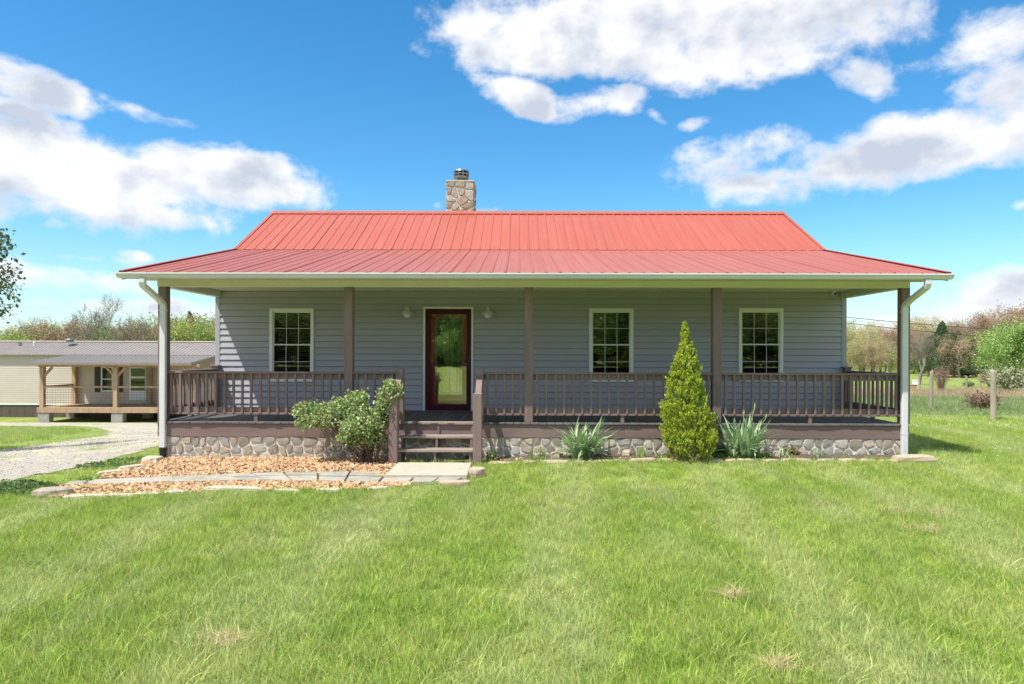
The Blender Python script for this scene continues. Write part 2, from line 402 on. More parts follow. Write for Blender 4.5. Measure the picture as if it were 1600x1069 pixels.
def drape(name, poly, mtl, dz, step=.2, bump=0., extra=None):
    P = np.array(poly); x0, y0 = P.min(0); x1, y1 = P.max(0)
    xs = np.arange(x0 - step, x1 + 2 * step, step); ys = np.arange(y0 - step, y1 + 2 * step, step)
    XX, YY = np.meshgrid(xs, ys)
    jx = XX + NP.normal(0, step * .12, XX.shape); jy = YY + NP.normal(0, step * .12, XX.shape)
    cx = (XX[:-1, :-1] + XX[1:, 1:]) / 2; cy = (YY[:-1, :-1] + YY[1:, 1:]) / 2
    keep = inpoly(poly, cx, cy)
    id_ = np.arange(XX.size).reshape(XX.shape)
    q = np.stack([id_[:-1, :-1], id_[:-1, 1:], id_[1:, 1:], id_[1:, :-1]], -1)[keep]
    z = gz(jx, jy) + dz + (NP.normal(0, bump, XX.shape) if bump else 0)
    V = np.stack([jx.ravel(), jy.ravel(), z.ravel()], 1)
    us, inv = np.unique(q, return_inverse=True)
    return fast_mesh(name, V[us], inv.reshape(-1, 4), mtl, True)
# gravel driveway
drive = [pix(*p) for p in ((-60, 772), (0, 757), (60, 746), (120, 735), (165, 724), (205, 712), (252, 699), (300, 690))]
drive += [(-7.0, 24), (-7.5, 34), (-9, 39.5), (-17, 38.8), (-24, 38.3), (-32, 38.0), (-46, 38), (-46, 36.4)]
drive += [pix(*p) for p in ((0, 669), (60, 670), (110, 668), (150, 671), (172, 678), (160, 684), (120, 690), (60, 699), (0, 707), (-60, 716))]
m_gravel = mat('driveway_gravel', (.45, .41, .355), (.335, .305, .265), 20, .95, .9, 60, space='World', c3=(.55, .50, .28), c3amt=.8, c3scale=1.1, c3t=.50, bdist=.02)
tag(inst('gravel_driveway', drape('gravel_driveway', drive, m_gravel, .018, .22)), kind='structure')
# beds (world coordinates on the ground)
bed_up = [pix(*p) for p in ((152, 753), (165, 745), (205, 733), (240, 722), (262, 716))] + [(-5.7, 12.0), (-1.9, 12.0), (-1.86, 10.1)] + [pix(*p) for p in ((546, 741), (358, 746), (217, 751.5))]
bed_lo = [pix(*p) for p in ((92, 763), (100, 764), (264, 759), (405, 756), (546, 757), (655, 757), (625, 766), (560, 768), (410, 771), (318, 773), (200, 781), (62, 783))]
bed_rt = [(-.9, 12.0), (-.52, 11.22), (0, 11.2), (3.3, 11.2), (5, 11.16), (6.7, 11.3), (7.0, 11.9), (6.9, 12.1)]
tag(inst('gravel_bed_soil', drape('gravel_bed_soil', bed_up, m_soil, .012, .12)), kind='structure')
tag(inst('gravel_bed_soil', drape('gravel_bed_soil', bed_lo, m_soil, .012, .1)), kind='structure')
tag(inst('flower_bed_soil', drape('flower_bed_soil', bed_rt, m_soil, .03, .1, .008)), kind='structure')
slab_poly = [(-1.86, 10.05), (-.65, 10.05), (-.65, 11.14), (-1.82, 11.14)]
HO = Vector((.36, 14.0, 0)); YAW = rad(-.5)

# ------------------------------------------------------------------ scatter by geometry nodes
def scatter(name, pts, rot, scl, idxs, protos, label=None):
    col = bpy.data.collections.new(name + '_kinds')
    for i, me_ in enumerate(protos): col.objects.link(bpy.data.objects.new('%s_kind_%02d' % (name, i), me_))
    me_ = bpy.data.meshes.new(name); n = len(pts); me_.vertices.add(n)
    me_.vertices.foreach_set('co', np.asarray(pts, dtype=np.float32).ravel())
    for an, ty, arr, key in (('rot', 'FLOAT_VECTOR', rot, 'vector'), ('scl', 'FLOAT_VECTOR', scl, 'vector'), ('pick', 'INT', idxs, 'value')):
        a = me_.attributes.new(an, ty, 'POINT'); a.data.foreach_set(key, np.asarray(arr).astype(np.int32 if ty == 'INT' else np.float32).ravel())
    o = inst(name, me_); nt = bpy.data.node_groups.new(name, 'GeometryNodeTree')
    nt.interface.new_socket('Geometry', in_out='INPUT', socket_type='NodeSocketGeometry')
    nt.interface.new_socket('Geometry', in_out='OUTPUT', socket_type='NodeSocketGeometry')
    q = G(nt); gi = q.new('NodeGroupInput'); go = q.new('NodeGroupOutput')
    ci = q.new('GeometryNodeCollectionInfo'); ci.inputs[0].default_value = col; ci.inputs['Separate Children'].default_value = True; ci.inputs['Reset Children'].default_value = True
    ip = q.new('GeometryNodeInstanceOnPoints')
    def at(nm, ty):
        a = q.new('GeometryNodeInputNamedAttribute', data_type=ty); a.inputs[0].default_value = nm
        return a.outputs[0]
    er = q.new('FunctionNodeEulerToRotation')
    q.L.new(at('rot', 'FLOAT_VECTOR'), er.inputs[0]); q.L.new(er.outputs[0], ip.inputs['Rotation'])
    q.L.new(at('scl', 'FLOAT_VECTOR'), ip.inputs['Scale']); q.L.new(at('pick', 'INT'), ip.inputs['Instance Index'])
    q.L.new(gi.outputs[0], ip.inputs['Points']); q.L.new(ci.outputs[0], ip.inputs['Instance'])
    ip.inputs['Pick Instance'].default_value = True
    q.L.new(ip.outputs[0], go.inputs[0])
    md = o.modifiers.new('scatter', 'NODES'); md.node_group = nt
    tag(o, label, kind='stuff')
    return o

# ================================================================== THE HOUSE
house = empty('house', HO, YAW, label='single-storey grey-sided house with a red metal roof and full-width front porch', cat='house')
HW = 6.43                   # half width of the walls
YP, YE, YB, YR = -2.14, -2.88, 1.60, 4.07
ZE, ZB, ZR, ZD = 3.20, 4.245, 5.61, .69
ZC = 3.16
DEPTH = 8.14
# walls with real openings (x0,x1,z0,z1 in house coordinates)
def wx(px, d=13.98): return (px - CX) / F * d - HO.x
def wz(py, d=13.98): return EYE - (py - HY) / F * d
wins = [(wx(420.3), wx(489.7), wz(597.5), wz(482.8)), (wx(920.3), wx(989.3), wz(596.3), wz(481.6)), (wx(1153), wx(1221.8), wz(595), wz(480.8))]
doorR = (wx(661.2), wx(739.4), ZD, wz(479.8))
openings = [(a + .03, b - .03, c + .03, d - .03) for a, b, c, d in wins] + [(doorR[0] + .03, doorR[1] - .03, doorR[2], doorR[3] - .03)]
wl = MB()
xs = sorted({-HW, HW, *[o[0] for o in openings], *[o[1] for o in openings]})
for a, b in zip(xs[:-1], xs[1:]):
    op = [o for o in openings if o[0] <= a + 1e-6 and o[1] >= b - 1e-6]
    if not op: wl.box(a, b, .002, .12, .3, ZC)
    else:
        o = op[0]
        if o[2] > .35: wl.box(a, b, .002, .12, .3, o[2])
        wl.box(a, b, .002, .12, o[3], ZC)
wl.box(-HW, HW, DEPTH - .12, DEPTH, .3, ZC)
wl.box(-HW, -HW + .12, .12, DEPTH - .12, .3, ZC); wl.box(HW - .12, HW, .12, DEPTH - .12, .3, ZC)
wl.build('wall', m_siding, house)
b = MB(); b.box(-HW + .13, HW - .13, .13, DEPTH - .13, .45, .5); b.box(-HW + .13, HW - .13, .13, DEPTH - .13, 3.0, 3.05)
b.box(-HW + .13, HW - .13, 3.2, 3.3, .5, 3.0)
b.build('interior_shell', m_interior, house)
PITCH = .1285
nrow = int((ZC - ZD) / PITCH) + 1
def board_mesh(L):
    return MB().prism([(0, .0), (-.033, .0), (-.0335, .008), (-.014, PITCH - .011), (0, PITCH - .011)], 0, L).mesh('siding_board', m_siding)
for r in range(nrow):
    z0 = ZD + .02 + r * PITCH
    if z0 + PITCH > ZC + .05: break
    segs = [(-HW + .07, HW - .07)]
    for (a, b_, c, d) in [(o[0] - .0, o[1] + .0, o[2], o[3]) for o in openings]:
        if z0 + PITCH * .5 > c - .0 and z0 + PITCH * .5 < d + .0:
            ns = []
            for (s0, s1) in segs:
                if a > s0 and b_ < s1: ns += [(s0, a), (b_, s1)]
                else: ns.append((s0, s1))
            segs = ns
    sp = []
    for (s0, s1) in segs:
        if s1 - s0 > 3.2 and R.random() < .75: m_ = R.uniform(s0 + .6, s1 - .6); sp += [(s0, m_), (m_ + .002, s1)]
        else: sp.append((s0, s1))
    segs = sp
    for (s0, s1) in segs: inst('siding_board', board_mesh(s1 - s0), house, (s0, 0, z0))
sidem = board_mesh(DEPTH - .14)
for sx in (-1, 1):
    for r in range(nrow):
        inst('siding_board', sidem, house, (sx * HW, .07 if sx < 0 else .07, ZD + .02 + r * PITCH) if sx > 0 else (sx * HW, DEPTH - .07, ZD + .02 + r * PITCH), (0, 0, rad(90 if sx > 0 else -90)))
    # gable panel and corner trims
    xg = sx * (HW + .005)
    MB().prism([(-.0, ZC), (DEPTH, ZC), (YR, ZR - .12), (YB, ZB - .12), (YP, ZE + .03), (YP, ZC)], xg - .02, xg + .02).build('gable_panel', m_siding, house)
    c = MB(); x0 = sx * (HW - .07); x1 = sx * (HW + .03)
    c.box(x0, x1, -.035, .0, ZD, ZC, .006); c.box(sx * (HW + .0305), sx * HW, .001, .09, ZD, ZC, .004)
    c.build('corner_trim', m_siding, house)
# windows
def window(x0, x1, z0, z1, drop):
    w = MB(); fw = .062; y0, y1 = -.055, .03
    w.box(x0, x0 + fw, y0, y1, z0, z1, .005); w.box(x1 - fw, x1, y0, y1, z0, z1, .005)
    w.box(x0 + fw, x1 - fw, y0, y1, z1 - fw, z1, .005); w.box(x0 - .0, x1 + .0, y0 - .012, y1, z0 - .001, z0 + .05, .005)
    W_ = w.build('window', m_white, house)
    a0, a1, b0, b1 = x0 + fw, x1 - fw, z0 + .05, z1 - fw; zm = (b0 + b1) / 2 + .01
    s = MB(); t = .020
    for (zz0, zz1, yy) in ((zm - .012, b1, .0), (b0, zm + .016, -.02)):
        s.box(a0, a0 + t, yy, yy + .025, zz0, zz1); s.box(a1 - t, a1, yy, yy + .025, zz0, zz1)
        s.box(a0 + t, a1 - t, yy, yy + .025, zz1 - .026, zz1); s.box(a0 + t, a1 - t, yy, yy + .025, zz0, zz0 + .026)
    s.build('sash', m_white, W_)
    mu = MB(); mt = .0085
    for (zz0, zz1, yy) in ((zm + .016, b1 - .026, .008), (b0 + .026, zm - .012, -.012)):
        for i in (1, 2):
            xx = a0 + t + (a1 - a0 - 2 * t) * i / 3; mu.box(xx - mt / 2, xx + mt / 2, yy, yy + .005, zz0, zz1)
        zz = (zz0 + zz1) / 2; mu.box(a0 + t, a1 - t, yy + .001, yy + .004, zz - mt / 2, zz + mt / 2)
    mu.build('muntin', m_white, W_)
    for (zz0, zz1, yy) in ((zm + .014, b1 - .02, .014), (b0 + .02, zm - .01, -.006)):
        MB().box(a0 + .01, a1 - .01, yy, yy + .003, zz0, zz1).build('pane', m_glass, W_)
    lk = MB(); 
    for xx in (a0 + .17, a1 - .17): lk.box(xx - .03, xx + .03, -.03, -.021, zm + .002, zm + .02, .003)
    lk.build('sash_lock', m_white, W_)
    bl = MB()
    for i in range(int((b1 - b0) / .045)):
        zz = b1 - .02 - i * .045
        if zz < b0 + drop * (b1 - b0): break
        bl.beam((a0 + .02, .075, zz + .01), (a1 - .02, .075, zz + .01), .036, .002, (0, .5, .85))
    bl.build('blind', m_blind, W_)
for w_, dr in zip(wins, (.02, .38, .62)): window(*w_, dr)
# door
x0, x1, z0, z1 = doorR
d = MB(); t = .04
d.box(x0, x0 + t, -.05, .05, z0 + .02, z1, .004); d.box(x1 - t, x1, -.05, .05, z0 + .02, z1, .004); d.box(x0 + t, x1 - t, -.05, .05, z1 - t, z1, .004)
D = d.build('front_door', m_white, house)
MB().box(x0, x1, -.09, .06, z0 + .001, z0 + .022, .004).build('threshold', m_deck, D)
a0, a1, c0, c1 = x0 + t + .003, x1 - t - .003, z0 + .025, z1 - t - .003
s = MB(); sw = .105
s.box(a0, a0 + sw, -.04, -.01, c0, c1, .006); s.box(a1 - sw * .9, a1, -.04, -.01, c0, c1, .006)
s.box(a0 + sw, a1 - sw * .9, -.04, -.01, c1 - .10, c1, .006); s.box(a0 + sw, a1 - sw * .9, -.04, -.01, c0, c0 + .12, .006)
s.build('storm_door_frame', m_door, D)
MB().box(a0 + sw - .01, a1 - sw * .9 + .01, -.028, -.024, c0 + .11, c1 - .09).build('storm_glass', m_dglass, D)
MB().box(a0, a1, .03, .06, c0, c1).build('door_leaf', m_idoor, D)
gx0, gx1, gz0, gz1 = wx(682), wx(721.5), wz(617), wz(497)
f = MB(); e = .035
f.box(gx0 - e, gx0, .01, .032, gz0 - e, gz1 + e, .006); f.box(gx1, gx1 + e, .01, .032, gz0 - e, gz1 + e, .006)
f.box(gx0, gx1, .01, .032, gz1, gz1 + e, .006); f.box(gx0, gx1, .01, .032, gz0 - e, gz0, .006)
f.build('glass_surround', m_copper, D)
MB().box(gx0, gx1, .022, .0285, gz0, gz1).build('decorative_glass', m_pglass, D)
l = MB(); w_ = gx1 - gx0; r_ = .004
for u in (.08, .2, .5, .8, .92): l.tube([(gx0 + w_ * u, .021, gz0 + .02), (gx0 + w_ * u, .021, gz1 - (.33 if u in (.2, .5, .8) else .02))], r_, 4)
for z in (gz0 + .03, gz1 - .03, gz1 - .33, gz1 - .37, gz1 - .12): l.tube([(gx0, .02, z), (gx1, .02, z)], r_, 4)
for k in range(6):
    u0 = .08 + .84 * k / 6; l.tube([(gx0 + w_ * u0, .02, gz1 - .12), (gx0 + w_ * (u0 + .07), .02, gz1 - .03), (gx0 + w_ * (u0 + .14), .02, gz1 - .12)], .003, 4)
for k in range(3):
    u0 = .2 + .3 * k; l.tube([(gx0 + w_ * u0, .02, gz1 - .33), (gx0 + w_ * (u0 + .0) , .02, gz1 - .12)], .003, 4)
l.build('leading', m_lead, D)
h = MB(); hx, hz = wx(732.8), wz(566)
h.box(hx - .02, hx + .02, -.052, -.04, hz - .11, hz + .13, .005); h.tube([(hx, -.05, hz + .02), (hx, -.09, hz + .02), (hx - .09, -.09, hz + .02)], .009, 8)
h.tube([(hx, -.05, hz - .07), (hx, -.066, hz - .07)], .014, 8)
h.build('door_handle', m_black, D)
# porch deck
deck = MB().box(-HW - .01, HW + .01, YP - .03, .0, ZD - .19, ZD - .032).build('porch_deck', m_dark, house)
pitchb = .1435; nb = int(2 * (HW + .045) / pitchb) - 1
bm_ = [MB().box(0, pitchb - .007, YP - .13 + dy, -.003, ZD - .03, ZD, .004).mesh('deck_board', m_deck) for dy in (0, .006, -.005)]
for i in range(nb + 1):
    inst('deck_board', R.choice(bm_), deck, (-HW - .045 + i * pitchb, 0, R.uniform(-.0015, .0015)))
fl = [-HW - .045, -3.9, -2.35]; fr = [-.82, 1.6, 3.9, HW + .045]
for L in (fl, fr):
    for a, b_ in zip(L[:-1], L[1:]): MB().box(a + .001, b_ - .001, YP - .10, YP - .065, .435, ZD - .034, .003).build('fascia_board', m_brownh, deck)
MB().box(-2.35, -.82, YP - .095, YP - .065, .435, ZD - .034, .003).build('fascia_board', m_brownh, deck)
for sx in (-1, 1): MB().box(sx * (HW + .012), sx * (HW + .045), YP - .06, -.01, .435, ZD - .034, .003).build('fascia_board', m_brownh, deck)
# foundation with fieldstones
FY = YP - .072
fo = MB().box(-HW - .03, HW + .03, FY, FY + .25, -.4, .434)
fo.box(-HW - .03, -HW + .2, FY + .25, DEPTH, -2.2, .434); fo.box(HW - .2, HW + .03, FY + .25, DEPTH, -1, .434); fo.box(-HW + .2, HW - .2, DEPTH - .2, DEPTH, -2.2, .434)
foundation = fo.build('foundation', m_mortar, house)
def clip(poly, p, n):
    o = []
    for i in range(len(poly)):
        a, b = poly[i], poly[(i + 1) % len(poly)]
        da = (a[0] - p[0]) * n[0] + (a[1] - p[1]) * n[1]; db = (b[0] - p[0]) * n[0] + (b[1] - p[1]) * n[1]
        if da <= 0: o.append(a)
        if (da < 0 < db) or (db < 0 < da):
            t = da / (da - db); o.append((a[0] + (b[0] - a[0]) * t, a[1] + (b[1] - a[1]) * t))
    return o
def cells(pts, x0, x1, z0, z1, gap):
    res = []
    for i, p in enumerate(pts):
        P = [(x0, z0), (x1, z0), (x1, z1), (x0, z1)]
        for j, q in enumerate(pts):
            if i == j or abs(q[0] - p[0]) > 1.2: continue
            n = (q[0] - p[0], q[1] - p[1]); L = math.hypot(*n)
            if L > 1.2: continue
            n = (n[0] / L, n[1] / L); m = ((p[0] + q[0]) / 2 - n[0] * gap, (p[1] + q[1]) / 2 - n[1] * gap)
            P = clip(P, m, n)
            if len(P) < 3: break
        if len(P) < 3: continue
        Q = []
        for k in range(len(P)):   # soften every corner
            a, b_, c = P[k - 1], P[k], P[(k + 1) % len(P)]
            for (u, t) in ((a, .17), (c, .17)): Q.append((b_[0] + (u[0] - b_[0]) * t, b_[1] + (u[1] - b_[1]) * t))
        cx = sum(v[0] for v in Q) / len(Q); cz = sum(v[1] for v in Q) / len(Q)
        if max(v[0] for v in Q) - min(v[0] for v in Q) < .05: continue
        res.append((cx, cz, [(v[0] - cx, v[1] - cz) for v in Q]))
    return res
def stone_mesh(Q, mt, th=.045):
    n = len(Q); V = []; Fs = []; tx, tz = R.uniform(-.12, .12), R.uniform(-.12, .12)
    for (k, y) in ((1.0, .012), (.985, -th * .5), (.90, -th * .88)):
        for (x, z) in Q:
            j = R.uniform(.97, 1.03); V.append((x * k * j, y + (x * tx + z * tz) * (k < .99) + R.uniform(-.003, .003), z * k * j))
    V.append((0, -th, 0))
    for r in range(2): Fs += [(r * n + k, r * n + (k + 1) % n, (r + 1) * n + (k + 1) % n, (r + 1) * n + k) for k in range(n)]
    Fs += [(2 * n + k, 2 * n + (k + 1) % n, 3 * n) for k in range(n)]
    me_ = MB().add(V, Fs).mesh('stone', mt, False); return me_
def stone_pts(x0, x1, z0, z1, size):
    P = []; rows = max(1, round((z1 - z0) / size)); hz = (z1 - z0) / rows
    for r in range(rows):
        x = x0 + R.uniform(.1, .9) * size * .6
        while x < x1:
            P.append((x, z0 + (r + .5) * hz + R.uniform(-.28, .28) * hz)); x += size * R.choice((.7, .9, 1.2, 1.5, 1.8))
    return P
for (cx, cz, Q_) in cells(stone_pts(-HW, HW, 0.0, .43, .165), -HW - .03, HW + .03, -.02, .425, .015):
    inst('stone', stone_mesh(Q_, R.choice(STONES), .024), foundation, (cx, FY, cz))
# posts
posts = [-6.415, -3.175, -.049, 3.195, 6.43]
pm = MB().box(-.073, .073, -.073, .073, ZD, 3.03, .006).mesh('porch_post', m_brown)
for x in posts: inst('porch_post', pm, house, (x, YP, 0))
# railings
balm = MB().box(-.019, .019, -.019, .019, .835, 1.525, .003).mesh('baluster', m_brown)
ZT = 1.56
def railing(p0, p1, outn=-1, block=True):
    p0, p1 = Vector(p0), Vector(p1); L = (p1 - p0).length; a = math.atan2(p1.y - p0.y, p1.x - p0.x)
    cap = MB().box(0, L, -.065, .065, ZT - .036, ZT, .005)
    r = cap.build('railing', m_brownh, house, (p0.x, p0.y, 0), (0, 0, a))
    MB().box(0, L, -.018, .018, ZT - .13, ZT - .037, .003).build('upper_rail', m_brownh, r)
    MB().box(0, L, -.018, .018, .85, .94, .003).build('lower_rail', m_brownh, r)
    MB().box(0, L, -.045, .045, .812, .848, .003).build('bottom_rail', m_brownh, r)
    n = max(2, round(L / .154)); 
    for i in range(n):
        inst('baluster', balm, r, ((i + .5) * L / n, -.038, R.uniform(-.003, .003)), (0, R.uniform(-.004, .004), 0))
    if block: MB().box(L / 2 - .03, L / 2 + .03, -.03, .03, ZD, .811).build('support_block', m_brown, r)
nL, nR, yBk, yFr = -2.275, -.895, -2.25, -2.80
e = .074
railing((posts[0] + e, YP), (posts[1] - e, YP)); railing((posts[1] + e, YP), (nL - .066, YP), block=False)
railing((nR + .066, YP), (posts[2] - e, YP), block=False); railing((posts[2] + e, YP), (posts[3] - e, YP)); railing((posts[3] + e, YP), (posts[4] - e, YP))
railing((posts[0], YP + e), (posts[0], -.17)); railing((posts[4], -.17), (posts[4], YP + e))
for x in (posts[0], posts[4]):
    MB().box(x - .065, x + .065, -.165, -.045, ZD, 1.60, .006).build('rail_end_post', m_brown, house)
    MB().box(x - .085, x + .085, -.185, -.026, 1.601, 1.635, .006).build('rail_end_cap', m_brown, house)
# newels and stairs
for x in (nL, nR):
    MB().box(x - .065, x + .065, yBk - .065 + .06, yBk + .065 + .06, ZD - .25 if False else ZD, 1.62, .006).build('newel_post', m_brown, house)
    MB().box(x - .075, x + .075, yFr - .075, yFr + .075, .0, 1.235, .012).build('newel_post', m_brown, house)
    r = MB().beam((x, yBk - .006, 1.50), (x, yFr + .076, 1.17), .10, .035).build('stair_railing', m_brown, house)
    MB().beam((x, yBk - .006, .88), (x, yFr + .076, .56), .035, .09).build('lower_rail', m_brown, r)
    for k in range(3):
        t = (k + .7) / 3.4; y = yBk + (yFr - yBk) * t; zt = 1.48 - .33 * t
        MB().box(x - .018, x + .018, y - .018, y + .018, zt - .64, zt - .02).build('baluster', m_brown, r)
stairs = empty('porch_steps'); stairs.parent = house
tx0, tx1 = -2.235, -.975
for (zt, yf, th) in ((ZD + .012, -2.275, .042), (.49, -2.51, .042), (.295, -2.76, .042)):
    MB().box(tx0 if zt < .6 else tx0 + .0, tx1, yf, yf + (.26 if zt < .6 else .145), zt - th, zt, .005).build('tread', m_tread, stairs)
for x in (tx0 + .045, (tx0 + tx1) / 2, tx1 - .045):
    s = MB()
    prof = [(-2.73, .0), (-2.73, .25), (-2.50, .25), (-2.50, .445), (-2.26, .445), (-2.26, .65), (-2.245, .65), (-2.245, .15), (-2.4, .0)]
    s.prism(prof, x - .019, x + .019); s.build('stringer', m_brown, stairs)
# beam, ceiling, soffits
MB().box(-HW - .07, HW + .07, YP - .075, YP + .075, 3.03, 3.155, .004).build('porch_beam', m_soffit, house)
for sx in (-1, 1): MB().box(sx * (HW - .09), sx * (HW + .07), YP + .076, -.024, 3.03, 3.155, .004).build('porch_beam', m_soffit, house)
c = MB().box(-HW - .07, HW + .07, YP + .0, .0, 3.156, 3.17)
for i in range(26): c.box(-HW, HW, YP + .12 + i * .08, YP + .125 + i * .08, 3.1545, 3.157)
c.build('porch_ceiling', m_soffit, house)
s = MB().box(-6.73, 6.73, YE + .02, YP - .0, 3.137, 3.15)
for i in range(330): 
    if abs(i - 165) < 330: s.box(-6.6 + i * .04, -6.588 + i * .04, YE + .14, YP - .1, 3.1345, 3.138)
s.build('soffit', m_soffit, house)
MB().box(-6.73, 6.73, YE + .001, YE + .022, 3.10, 3.185).build('fascia_board', m_white, house)
for sx in (-1, 1):  # sloping rake soffit and fascia
    for (y0, z0, y1, z1) in ((YE, ZE, YB, ZB), (YB, ZB, YR, ZR), (YR, ZR, 2 * YR - YB, ZB), (2 * YR - YB, ZB, DEPTH + .45, ZB - .536 * (DEPTH + .45 - 2 * YR + YB))):
        b = MB(); xa, xb = sx * (HW + .03), sx * 6.715
        b.prism([(y0, z0 - .11), (y1, z1 - .11), (y1, z1 - .10), (y0, z0 - .10)], xa, xb); b.build('rake_soffit', m_soffit, house)
        b = MB(); b.prism([(y0, z0 - .125), (y1, z1 - .125), (y1, z1 - .02), (y0, z0 - .02)], sx * 6.716, sx * 6.735); b.build('rake_fascia', m_white, house)
# roof
RW = 6.75
rk = MB()
for (y0, z0, y1, z1) in ((YE + .03, ZE, YB, ZB), (YB, ZB, YR, ZR), (YR, ZR, DEPTH + .45, ZR - .536 * (DEPTH + .45 - YR))):
    rk.prism([(y0, z0 - .06), (y1, z1 - .06), (y1, z1 - .022), (y0, z0 - .022)], -RW + .03, RW - .03)
roof = rk.build('roof', m_dark, house)
NPAN = 15; PWD = 2 * RW / NPAN
def panel(L):   # ribbed sheet, u across, v up the slope
    prof = []; rp = PWD / 4
    for k in range(4):
        u = k * rp; hgt = .014 if k else .021
        prof += [(u - .0 if k == 0 else u - .026, 0 if k else .0), (u + .0 if k == 0 else u - .014, hgt), (u + .014, hgt), (u + .026, 0)]
        prof += [(u + rp / 2 - .012, .0), (u + rp / 2 - .006, .003), (u + rp / 2 + .006, .003), (u + rp / 2 + .012, 0)]
    prof += [(PWD - .026, 0), (PWD - .014, .017), (PWD + .014, .017), (PWD + .024, .006)]
    V = [(u, 0, h) for u, h in prof] + [(u, L, h) for u, h in prof]; n = len(prof)
    Fs = [(i, i + 1, n + i + 1, n + i) for i in range(n - 1)]
    return MB().add(V, Fs).mesh('roof_panel', m_roof)
def slope(y0, z0, y1, z1, flip=False, mt=None):
    L = math.hypot(y1 - y0, z1 - z0); a = math.atan2(z1 - z0, abs(y1 - y0)); m_ = panel(L)
    if mt: m_.materials[0] = mt
    for i in range(NPAN):
        if not flip: inst('roof_panel', m_, roof, (-RW + i * PWD, y0, z0 + R.uniform(0, .0015)), (a, 0, 0))
        else: inst('roof_panel', m_, roof, (RW - i * PWD, y0, z0), (a, 0, math.pi))
slope(YE - .03, ZE - .007, YB + .01, ZB + .002, mt=m_roof_muted); slope(YB - .02, ZB + .004, YR, ZR + .004)
slope(DEPTH + .45, ZR - .536 * (DEPTH + .45 - YR), YR, ZR, True)
MB().prism([(YR - .17, ZR - .06), (YR, ZR + .045), (YR + .17, ZR - .06), (YR + .165, ZR - .068), (YR, ZR + .037), (YR - .165, ZR - .068)], -RW - .02, RW + .02).build('ridge_cap', m_roof, roof)
for sx in (-1, 1):
    for (y0, z0, y1, z1) in ((YE - .03, ZE - .007, YB, ZB), (YB, ZB, YR, ZR), (DEPTH + .45, ZR - .536 * (DEPTH + .45 - YR), YR, ZR)):
        xa, xb = sorted((sx * (RW - .06), sx * (RW + .012)))
        b = MB(); b.prism([(y0, z0 + .024), (y1, z1 + .024), (y1, z1 + .032), (y0, z0 + .032)], xa, xb)
        xa, xb = sorted((sx * (RW + .004), sx * (RW + .012))); b.prism([(y0, z0 - .05), (y1, z1 - .05), (y1, z1 + .0235), (y0, z0 + .0235)], xa, xb)
        b.build('rake_trim', m_roof, roof)
# gutter
gp = [(YE, 3.185), (YE, 3.102), (YE - .07, 3.102), (YE - .085, 3.125), (YE - .085, 3.14), (YE - .115, 3.165), (YE - .115, 3.188), (YE - .108, 3.188), (YE - .108, 3.168),
      (YE - .079, 3.143), (YE - .079, 3.127), (YE - .066, 3.108), (YE - .005, 3.108), (YE - .005, 3.185)]
gut = MB().prism(gp, -6.76, 6.76).build('gutter', m_gutter, house)
for sx in (-1, 1): MB().prism([(YE, 3.185), (YE, 3.102), (YE - .07, 3.102), (YE - .115, 3.165), (YE - .115, 3.188)], sx * 6.7605, sx * 6.765).build('end_cap', m_gutter, gut)
def downspout(x, boot):
    P = [(x, YE - .05, 3.10), (x, YE - .05, 3.03), (x, YE - .035, 2.98), (x, YP - .30, 2.80), (x, YP - .145, 2.72), (x, YP - .135, 2.66), (x, YP - .135, 1.2), (x, YP - .135, .16 if boot else .13)]
    b = MB(); V = []
    for i, p in enumerate(P):
        a = Vector(P[max(i - 1, 0)]); c = Vector(P[min(i + 1, len(P) - 1)]); d_ = (c - a).normalized(); u = d_.cross(Vector((1, 0, 0))).normalized()
        for (sx_, sy_) in ((-1, -.8), (-.8, -1), (.8, -1), (1, -.8), (1, .8), (.8, 1), (-.8, 1), (-1, .8)):
            V.append(Vector(p) + Vector((sx_ * .05, 0, 0)) + u * sy_ * .035)
    n = 8
    Fs = [(i * n + k, i * n + (k + 1) % n, (i + 1) * n + (k + 1) % n, (i + 1) * n + k) for i in range(len(P) - 1) for k in range(n)]
    b.add(V, Fs); o = b.build('downspout', m_gutter, house)
    MB().box(x - .056, x + .056, YP - .172, YP - .10, 2.60, 2.63).build('strap', m_gutter, o)
    MB().box(x - .054, x + .054, YP - .173, YP - .097, .52, .535).build('joint_band', m_gutter, o)
    if boot: MB().tube([(x, YP - .135, .25), (x, YP - .14, .12), (x + .0, YP - .17, -.02)], [.062, .055, .06], 10).build('drain_boot', m_black, o)
downspout(-6.36, True); downspout(6.37, False)
# chimney
CHX, CHY = (717.5 - CX) / F * 19.2 - HO.x, 5.2
cw = .365; zt = EYE + (552 - 284) / F * 18.8
ch = MB().box(CHX - cw, CHX + cw, CHY - cw, CHY + cw, 4.4, zt).build('chimney', m_mortar, house)
for face in range(4):
    for (cx, cz, Q_) in cells(stone_pts(-cw, cw, 4.7, zt, .19), -cw - .005, cw + .005, 4.75, zt, .014):
        v = Vector((cx, -cw, 0)); v.rotate(Euler((0, 0, face * math.pi / 2)))
        inst('stone', stone_mesh(Q_, R.choice(STONES), .032), ch, (CHX + v.x, CHY + v.y, cz), (0, 0, face * math.pi / 2))
MB().box(CHX - cw - .03, CHX + cw + .03, CHY - cw - .03, CHY + cw + .03, zt + .001, zt + .045, .01).build('chimney_crown', m_conc, ch)
fl_ = MB().lathe([(.12, zt + .03), (.12, zt + .16), (.20, zt + .165), (.215, zt + .20), (.215, zt + .225), (.19, zt + .225)], CHX, CHY, 20)
fl_.lathe([(.19, zt + .28), (.215, zt + .28), (.215, zt + .31), (.19, zt + .31)], CHX, CHY, 20)
